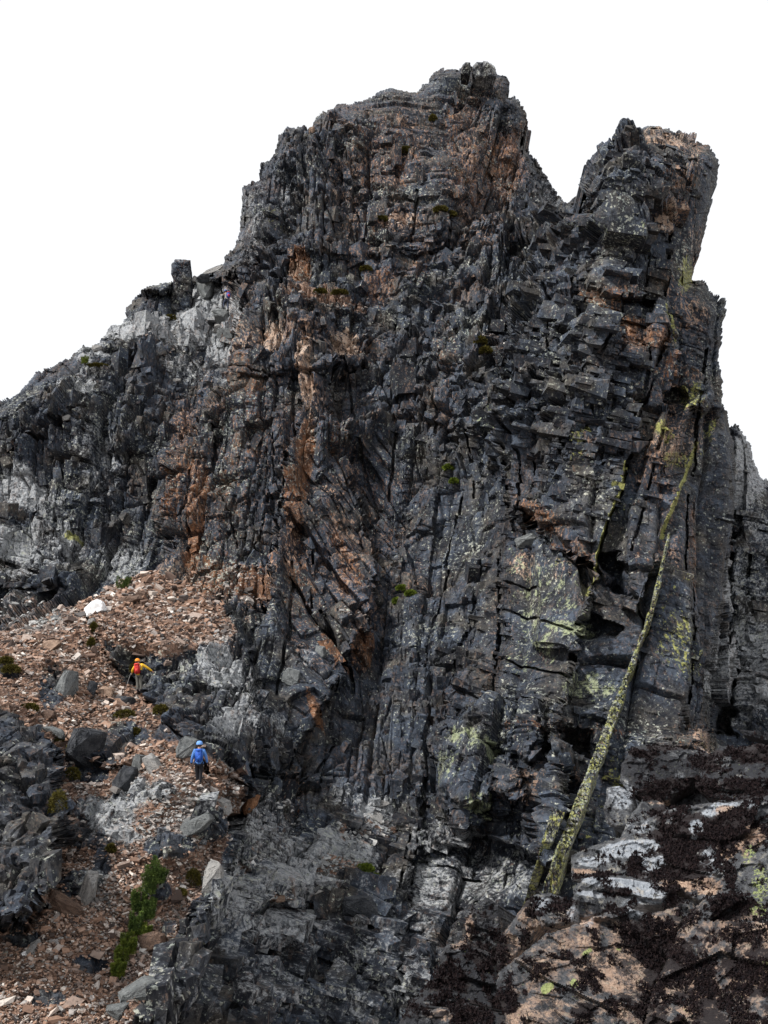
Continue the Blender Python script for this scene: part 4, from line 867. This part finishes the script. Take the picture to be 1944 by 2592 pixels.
def conifer(px, py, wpx, hpx, lab, seed, mat='needles', shoots=9):
    p = surf(px, py + hpx * .42); d = proj(np.array(p))[2]; w = wpx / F * d; h = hpx / F * d
    g = np.random.default_rng(seed); root = empty('dwarf_conifer', p + Vector((0, -.1, -.05)))
    tag(root, lab, 'conifer', 'dwarf conifers rooted in the scree')
    V, Fc = tube([(0, 0, -.1), (w * .05, 0, h * .3), (w * .12, 0, h * .8)], [w * .06, w * .045, w * .015]); 
    tr = link_mesh('trunk', V, Fc, M['bark'], root)
    P_, N_ = [], []
    for k in range(shoots):
        bx = g.uniform(-.45, .45) * w; by = g.uniform(-.3, .3) * w; top = h * g.uniform(.55, 1.05) * (1 - .5 * abs(bx) / w); rr = w * g.uniform(.16, .27)
        V2, F2 = tube([(0, 0, h * .05), (bx * .7, by * .7, top * .35), (bx, by, top * .9)], [w * .03, w * .02, w * .006], 5)
        link_mesh('limb', V2, F2, M['bark'], tr)
        m = 420; z = g.random(m) ** .8; a = g.uniform(0, 6.28, m); q = rr * (1.05 - z) * (.5 + .5 * g.random(m)) + .01
        c = np.stack([bx * (.3 + .7 * z) + np.cos(a) * q, by + np.sin(a) * q, top * (.08 + .95 * z)], -1)
        P_.append(c); N_.append(np.stack([np.cos(a), np.sin(a), .9 + 0 * a], -1))
    P_ = np.concatenate(P_); N_ = np.concatenate(N_)
    V, Fq = leaf_cloud(P_, N_, .085, .016, g)
    link_mesh('crown', V, Fq, M[mat], root)
CON = [(405,2200,46,70,'highest dwarf conifer of the green strip in the gully',1,'needles'),(378,2222,40,84,'spiky-topped dwarf conifer beside the highest one',2,'needles'),
 (358,2272,40,66,'dark green dwarf conifer in the upper middle of the strip',3,'needles'),(382,2296,38,60,'dwarf conifer against rock on the right side of the strip',4,'needles'),
 (345,2330,44,60,'dwarf conifer with a dark hollow in the middle of the strip',5,'needles'),(366,2352,46,34,'low spreading conifer branch reaching right toward the brown boulder',6,'needles_yellow'),
 (330,2382,50,56,'bright yellow-green dwarf conifer in the lower strip',7,'needles_yellow'),(312,2416,44,50,'lowest but one dwarf conifer, yellowish green',8,'needles_yellow'),(306,2446,36,40,'lowest small dwarf conifer of the strip',9,'needles_yellow'),
 (310,1470,50,36,'solitary green bush at the foot of the left cliff',10,'needles'),(218,908,24,24,'small green bush high on the left shoulder',11,'needles_yellow')]
for c in CON: conifer(*c)
def cushion(px, py, wpx, hpx, lab, seed, mat='olive_moss', cat='moss cushion', nm='moss_cushion'):
    p = surf(px, py); d = proj(np.array(p))[2]; w = wpx / F * d; h = hpx / F * d; g = np.random.default_rng(seed + 200)
    m = 1500; a = g.uniform(0, 6.28, m); b = np.arccos(g.uniform(-.3, 1, m)); k = .75 + .35 * fbm(a * 2, b * 3, seed, 2)
    dv = np.stack([np.cos(a) * np.sin(b), np.sin(a) * np.sin(b), np.cos(b)], -1)
    c = dv * np.array([w * .5, min(w, h) * .4, h * .5]) * k[:, None] * g.uniform(.8, 1.05, m)[:, None]
    V, Fq = leaf_cloud(c, dv, .10 * d / 45, .03 * d / 45, g)
    o = link_mesh(nm, V, Fq, M[mat]); o.location = p + Vector((0, -.12, 0)); tag(o, lab, cat, 'moss and grass tufts on the rock')
CUSH = [(15,1674,34,22,'olive moss cushion at the left frame edge, upper one of two',1),(34,1698,44,26,'olive moss cushion at the left frame edge, lower one of two',2),(81,1790,46,26,'olive moss cushion between left scree and dark outcrop',3),
 (236,1592,14,30,'narrow moss strip hanging below the white quartz boulder, upper piece',4),(236,1628,16,34,'narrow moss strip hanging below the white quartz boulder, lower piece',5),(313,1808,54,26,'moss cushion beneath the cracked rock under the yellow hiker',6),
 (404,1798,36,34,'moss cushion tucked under the long diagonal rock edge',7),(145,1874,44,22,'moss cushion under the flat blue-grey boulder',8),(182,1895,24,34,'moss tuft touching the left side of the large dark rocks',9),
 (344,1852,26,22,'small moss tuft right of the large dark rock pair',10),(182,1960,40,44,'sparse olive tuft below the large dark rocks',11),(155,2040,44,84,'tall dark green moss mass hanging on the dark outcrop',12),
 (494,2226,38,60,'brown-olive moss cushion beside the tall pale boulder',13),(464,2254,26,20,'small olive tuft left of the brown-olive cushion',14),(287,2150,24,34,'moss tuft in middle scree above the conifers',15),
 (345,1690,18,30,'dark green tuft behind the yellow-jacketed hiker',16)]
for c in CUSH: cushion(*c)
GRS = [(250,924,56,10,'ochre grass strip on left shoulder beside the small bush',31),(436,804,36,16,'olive grass on the slope below the pinnacle',32),(1112,528,34,16,'yellow-olive grass tuft on the upper face ledge, left',33),
 (1140,540,36,14,'yellow-olive grass tuft on the upper face ledge, right',34),(968,552,28,12,'small grass tuft left of the upper ledge',35),(806,738,30,12,'grass tuft over the rusty block, left',36),(856,742,40,12,'grass tuft over the rusty block, right',37),
 (922,680,26,14,'tiny grass tuft on the middle of the main face',38),(1216,866,30,26,'green grass on the high gully ledge, upper clump',39),(1232,888,30,22,'green grass on the high gully ledge, lower clump',40),
 (1014,1486,26,14,'vivid green moss in the central gully, top clump',41,'green_moss'),(1036,1500,26,16,'vivid green moss in the central gully, right clump',42,'green_moss'),(1008,1520,16,16,'vivid green moss in the central gully, lowest clump',43,'green_moss'),
 (1142,1184,28,16,'green moss niche on the face left of the tower, upper',44,'green_moss'),(1144,1220,18,14,'green moss niche on the face left of the tower, lower',45,'green_moss'),(928,2200,44,24,'olive green moss on the lower ledge under the steps',46,'green_moss'),
 (955,2222,18,26,'olive green moss strip hanging from the lower ledge moss',47,'green_moss'),(1100,300,16,24,'yellow-green grass tuft just under the summit',48),(1024,384,26,14,'faint grass tuft on the upper face under the summit',49)]
for c in GRS: cushion(*(list(c) + (['olive_moss'] if len(c) == 6 else [])), cat='grass tuft', nm='grass_tuft')

# ------------------------------------------------------------------ people
def flat(name, col, rough=.7): return plain(name, tuple(c * .8 for c in col), col, 30, rough, .002)
M['skin'] = flat('skin', (.50, .30, .22)); M['hair'] = flat('hair', (.05, .03, .02))
def skin_obj(name, V, E, rads, mat, parent, root=0, sub=2):
    me = bpy.data.meshes.new(name); me.from_pydata(V, E, []); me.materials.append(mat)
    o = bpy.data.objects.new(name, me); C.objects.link(o); o.parent = parent
    m = o.modifiers.new('skin', 'SKIN'); m.use_smooth_shade = True
    for i, r in enumerate(rads):
        sv = me.skin_vertices[0].data[i]; sv.radius = (r, r) if not isinstance(r, tuple) else r; sv.use_root = (i == root)
    s = o.modifiers.new('sub', 'SUBSURF'); s.levels = sub; s.render_levels = sub
    return o
def lathe(name, prof, mat, parent, loc=(0, 0, 0), n=20, sy=1.0, rot=(0, 0, 0)):
    V = [(r * math.cos(2 * math.pi * k / n), r * sy * math.sin(2 * math.pi * k / n), z) for r, z in prof for k in range(n)]
    Fc = [(i * n + k, i * n + (k + 1) % n, (i + 1) * n + (k + 1) % n, (i + 1) * n + k) for i in range(len(prof) - 1) for k in range(n)]
    Fc.append(tuple((len(prof) - 1) * n + k for k in range(n)))
    o = link_mesh(name, V, Fc, mat, parent, True); o.location = loc; o.rotation_euler = rot; return o
def rbox(name, w, d, h, mat, parent, loc, bev=.03, rot=(0, 0, 0), taper=1.0):
    bm = bmesh.new(); bmesh.ops.create_cube(bm, size=1)
    for v in bm.verts:
        v.co.x *= w * (taper if v.co.z > 0 else 1); v.co.y *= d * (taper if v.co.z > 0 else 1); v.co.z *= h
    bmesh.ops.bevel(bm, geom=bm.edges[:], offset=bev, segments=3, affect='EDGES', clamp_overlap=True)
    me = bpy.data.meshes.new(name); bm.to_mesh(me); bm.free(); me.materials.append(mat)
    me.polygons.foreach_set('use_smooth', [True] * len(me.polygons))
    o = bpy.data.objects.new(name, me); C.objects.link(o); o.parent = parent; o.location = loc; o.rotation_euler = rot; return o
def person(foot, height, yaw, J, cols, label, lean=0):
    """J: joint positions in metres for a 1.75 m figure facing +Y"""
    root = empty('person', foot, yaw); k = height / 1.75; root.scale = (k, k, k); tag(root, label, 'person')
    mt = {n: flat(n + '_' + cols['id'], c) for n, c in cols.items() if n != 'id'}
    names = ['pel', 'waist', 'chest', 'neck', 'head0', 'head1']
    V = [J[n] for n in names]; E = [(i, i + 1) for i in range(5)]; Rr = [.13, .115, .14, .055, .085, .075]
    Rr[0] = (.15, .11); Rr[1] = (.135, .10); Rr[2] = (.165, .11)
    def chain(base, pts, rr):
        i0 = base
        for p, r in zip(pts, rr): V.append(p); Rr.append(r); E.append((i0, len(V) - 1)); i0 = len(V) - 1
        return i0
    for s in ('l', 'r'):
        h_ = chain(2, [J['sh' + s], J['el' + s], J['wr' + s]], [.055, .042, .030])
        w = Vector(J['wr' + s]); dr = (w - Vector(J['el' + s])).normalized(); sx = 1 if s == 'r' else -1
        pm = chain(h_, [tuple(w + dr * .06)], [.030]); pw = Vector(V[pm]); side = dr.cross(Vector((1, 0, 0))).normalized()
        for q in range(4):
            b = pw + side * (.018 * (q - 1.5)); L = (.055, .068, .064, .05)[q]
            chain(pm, [tuple(b + dr * .03), tuple(b + dr * (.03 + L * .6) + Vector((-sx * .008, 0, 0))), tuple(b + dr * (.03 + L * .9) + Vector((-sx * .022, 0, 0)))], [.009, .0085, .007])
        chain(pm, [tuple(w + dr * .04 + side * .04), tuple(w + dr * .075 + side * .055)], [.011, .009])
        chain(0, [J['hp' + s], J['kn' + s], J['an' + s]], [.085, .058, .042])
    body = skin_obj('body', V, E, Rr, M['skin'], root)
    # face and ears on the head
    hd = Vector(J['head1']); fwd = Vector(J['face']).normalized()
    for sx in (-1, 1):
        sd = fwd.cross(Vector((0, 0, 1))).normalized() * sx
        lathe('ear', [(.006, -.03), (.018, -.01), (.018, .015), (.006, .03)], M['skin'], body, tuple(hd + sd * .085 + Vector((0, 0, -.05))), 8)
        lathe('eye', [(.002, -.008), (.011, 0), (.002, .008)], mt['boots'], body, tuple(hd + sd * .032 + fwd * .083 + Vector((0, 0, -.03))), 8)
    lathe('nose', [(.016, -.02), (.013, 0), (.004, .03)], M['skin'], body, tuple(hd + fwd * .095 + Vector((0, 0, -.065))), 8)
    hair = lathe('hair', [(.06, -.10), (.088, -.07), (.098, -.01), (.09, .05), (.04, .085)], M['hair'], root, tuple(hd - fwd * .016), 16)
    # helmet: shell, rim, strap
    hm = lathe('helmet', [(.116, -.045), (.128, -.045), (.132, -.01), (.128, .04), (.108, .085), (.07, .115), (.02, .127)], mt['helmet'], root, tuple(hd + Vector((0, 0, .012))), 24, 1.12, (R(-6), 0, 0))
    lathe('rim', [(.134, -.052), (.139, -.048), (.139, -.036), (.133, -.034)], mt['boots'], hm, (0, 0, 0), 24, 1.12)
    jv = [tuple(Vector(J['pel']) + Vector((0, 0, -.06))), J['waist'], J['chest'], tuple(Vector(J['neck']) + Vector((0, 0, -.02)))]
    je = [(0, 1), (1, 2), (2, 3)]; jr = [(.185, .145), (.165, .13), (.19, .14), (.075, .075)]
    for s in ('l', 'r'):
        for n_, (q, r) in enumerate((('sh', .085), ('el', .068), ('wr', .050))):
            jv.append(J[q + s]); jr.append(r); je.append((2 if n_ == 0 else len(jv) - 2, len(jv) - 1))
    jk = skin_obj('jacket', jv, je, jr, mt['jacket'], root, 1)
    hem = lathe('hem', [(.19, -.05), (.205, -.05), (.20, .03), (.18, .03)], mt['jacket'], jk, tuple(Vector(J['pel']) + Vector((0, 0, -.02))), 20, .78)
    tv = [J['pel']]; te = []; trr = [(.155, .125)]
    for s in ('l', 'r'):
        for n_, (q, r) in enumerate((('hp', .108), ('kn', .082), ('an', .066))):
            tv.append(J[q + s]); trr.append(r); te.append((0 if n_ == 0 else len(tv) - 2, len(tv) - 1))
    skin_obj('trousers', tv, te, trr, mt['trousers'], root)
    for s in ('l', 'r'):
        a = Vector(J['an' + s])
        bv = [tuple(a + Vector((0, -.01, .06))), tuple(a + Vector((0, -.01, -.03))), tuple(a + Vector((0, .09, -.045))), tuple(a + Vector((0, .18, -.052)))]
        bo = skin_obj('boot', bv, [(0, 1), (1, 2), (2, 3)], [.066, .062, .052, .038], mt['boots'], root, 1)
        sole = rbox('sole', .10, .31, .026, mt['boots'], bo, tuple(a + Vector((0, .065, -.092))), .01)
        if cols.get('gloves'):
            w = Vector(J['wr' + s]); dr = (w - Vector(J['el' + s])).normalized()
            skin_obj('glove', [tuple(w - dr * .02), tuple(w + dr * .07), tuple(w + dr * .13)], [(0, 1), (1, 2)], [.042, .044, .026], mt['gloves'], root)
    return root, mt, k
def backpack(root, k, loc, size, cols, label, yaw, side=None, tilt=0):
    """loc is given in the wearer's frame"""
    Mx = Matrix.Translation(root.location) @ Matrix.Rotation(root.rotation_euler.z, 4, 'Z') @ Matrix.Scale(k, 4)
    bp = empty('backpack', Mx @ Vector(loc), root.rotation_euler.z); bp.rotation_euler = (0, tilt, bp.rotation_euler.z); bp.scale = (k, k, k); tag(bp, label, 'backpack')
    w, d, h = size; c1 = flat('pack_' + cols[0], cols[1]); c2 = flat('packtrim_' + cols[0], cols[2])
    rbox('pack_bag', w, d, h, c1, bp, (0, 0, 0), .06, taper=.86)
    rbox('lid', w * .86, d * 1.05, h * .2, c2, bp, (0, -.01, h * .47), .04)
    rbox('front_pocket', w * .66, d * .35, h * .5, c2, bp, (0, -d * .55, -h * .14), .035)
    for s in (-1, 1):
        V, Fc = tube([(s * w * .3, d * .45, h * .42), (s * w * .36, d * .9, h * .40), (s * w * .38, d * 1.35, h * .12), (s * w * .36, d * .9, -h * .25), (s * w * .34, d * .4, -h * .38)], [.02] * 5, 6)
        link_mesh('shoulder_strap', V, Fc, c2, bp)
        V, Fc = tube([(s * w * .2, -d * .62, h * .45), (s * w * .2, -d * .78, h * .1), (s * w * .2, -d * .62, -h * .4)], [.008] * 3, 5)
        link_mesh('compression_strap', V, Fc, flat('web_' + cols[0], tuple(min(1, c * 1.8 + .05) for c in cols[1])), bp)
    return bp
def ground_at(px, py):
    p = surf(px, py); return p
STAND = dict(pel=(0, 0, .95), waist=(0, 0, 1.08), chest=(0, .01, 1.32), neck=(0, .01, 1.50), head0=(0, .02, 1.58), head1=(0, .03, 1.66), face=(0, 1, 0),
  shl=(-.19, 0, 1.41), shr=(.19, 0, 1.41), ell=(-.27, -.02, 1.13), elr=(.28, -.02, 1.14), wrl=(-.31, .05, .90), wrr=(.33, .05, .91),
  hpl=(-.09, 0, .88), hpr=(.09, 0, .88), knl=(-.10, .03, .50), knr=(.08, .06, .50), anl=(-.10, -.02, .10), anr=(.05, .02, .10))
# blue hiker, seen from behind, walking up the scree
p = ground_at(507, 1980); d = proj(np.array(p))[2]; hgt = 108 / F * d
Jb = dict(STAND); Jb.update(knl=(-.07, .08, .52), anl=(-.05, .10, .14), anr=(.06, -.06, .10), knr=(.08, .02, .50))
rb, mb_, k = person(p + Vector((0, -.1, -.04 * hgt)), hgt, R(6), Jb, dict(id='blue', helmet=(.16, .34, .75), jacket=(.08, .21, .54), trousers=(.010, .010, .014), boots=(.05, .035, .03), gloves=(.012, .012, .02)),
   'person in light blue jacket, blue helmet and black trousers walking up the scree')
backpack(rb, k, (0, -.24, 1.22), (.32, .20, .50), ('blue', (.02, .09, .42), (.03, .12, .52)), 'deep blue backpack worn by the hiker in black trousers', 0)
# yellow hiker
p = ground_at(348, 1750); d = proj(np.array(p))[2]; hgt = 85 / F * d
Jy = dict(STAND); Jy.update(chest=(-.02, .05, 1.30), neck=(-.07, .08, 1.46), head0=(-.11, .10, 1.53), head1=(-.14, .12, 1.60), face=(-.5, .8, -.2), shl=(-.21, .04, 1.38), shr=(.17, .04, 1.40), elr=(.42, .12, 1.24), wrr=(.62, .24, 1.08),
   ell=(-.36, .06, 1.14), wrl=(-.44, .20, .98), knl=(-.07, .03, .50), anl=(-.04, .0, .10), knr=(.10, .04, .50), anr=(.14, .05, .10))
ry_, my_, k = person(p + Vector((0, -.1, -.03 * hgt)), hgt, R(-4), Jy, dict(id='yellow', helmet=(.90, .30, .03), jacket=(.75, .44, .03), trousers=(.13, .125, .11), boots=(.015, .015, .02)),
   'person in yellow jacket and orange helmet reaching to the rock wall')
backpack(ry_, k, (-.04, -.22, 1.20), (.32, .20, .52), ('red', (.50, .02, .02), (.62, .05, .04)), 'bright red backpack on the yellow-jacketed hiker', 0, tilt=R(-6))
Mx = Matrix.Translation(ry_.location) @ Matrix.Rotation(ry_.rotation_euler.z, 4, 'Z') @ Matrix.Scale(k, 4)
hb = empty('waist_bag', Mx @ Vector((.20, -.12, 1.0)), 0); hb.scale = (k, k, k); tag(hb, 'small black bag at the right hip of the yellow-jacketed hiker', 'bag')
rbox('pouch', .20, .16, .24, flat('black_bag', (.012, .013, .02)), hb, (0, 0, 0), .04); rbox('flap', .19, .17, .07, flat('black_flap', (.02, .022, .03)), hb, (0, -.005, .10), .02)
pole = empty('trekking_pole', Mx @ Vector((-.52, .30, .95)), 0); tag(pole, 'light grey trekking pole held by the yellow-jacketed hiker', 'trekking pole'); pole.scale = (k, k, k)
gm_ = flat('pole_metal', (.45, .45, .45), .4)
V, Fc = tube([(0, 0, .05), (-.16, .1, -.38), (-.32, .2, -.82)], [.012, .010, .007], 8); link_mesh('shaft', V, Fc, gm_, pole)
V, Fc = tube([(.03, -.02, .13), (0, 0, .03)], [.019, .017], 8); link_mesh('grip', V, Fc, flat('pole_grip', (.02, .02, .02)), pole)
V, Fc = tube([(-.30, .185, -.765), (-.305, .19, -.78)], [.045, .045], 10); link_mesh('basket', V, Fc, flat('pole_basket', (.02, .02, .02)), pole)
# distant climber
p = surf(576, 792); d = proj(np.array(p))[2]; hgt = 53 / F * d
Jc = dict(STAND); Jc.update(chest=(-.04, .06, 1.30), neck=(-.07, .08, 1.47), head0=(-.09, .09, 1.55), head1=(-.10, .10, 1.63), face=(-.6, .8, 0), ell=(-.36, .15, 1.22), wrl=(-.40, .36, 1.36), elr=(.24, .15, 1.16), wrr=(.16, .36, 1.18),
   knl=(-.20, .28, .62), anl=(-.16, .22, .26), knr=(.10, .06, .52), anr=(.12, -.02, .10))
rc, mc, k = person(p + Vector((-.1, -.7, 0)), hgt, R(25), Jc, dict(id='climber', helmet=(.06, .10, .30), jacket=(.32, .31, .30), trousers=(.05, .06, .10), boots=(.03, .03, .03)),
   'distant person climbing between boulders near the left skyline notch')
backpack(rc, k, (.06, -.24, 1.22), (.32, .22, .50), ('climber', (.02, .09, .36), (.50, .04, .05)), 'small blue and red backpack on the distant climber', 0)
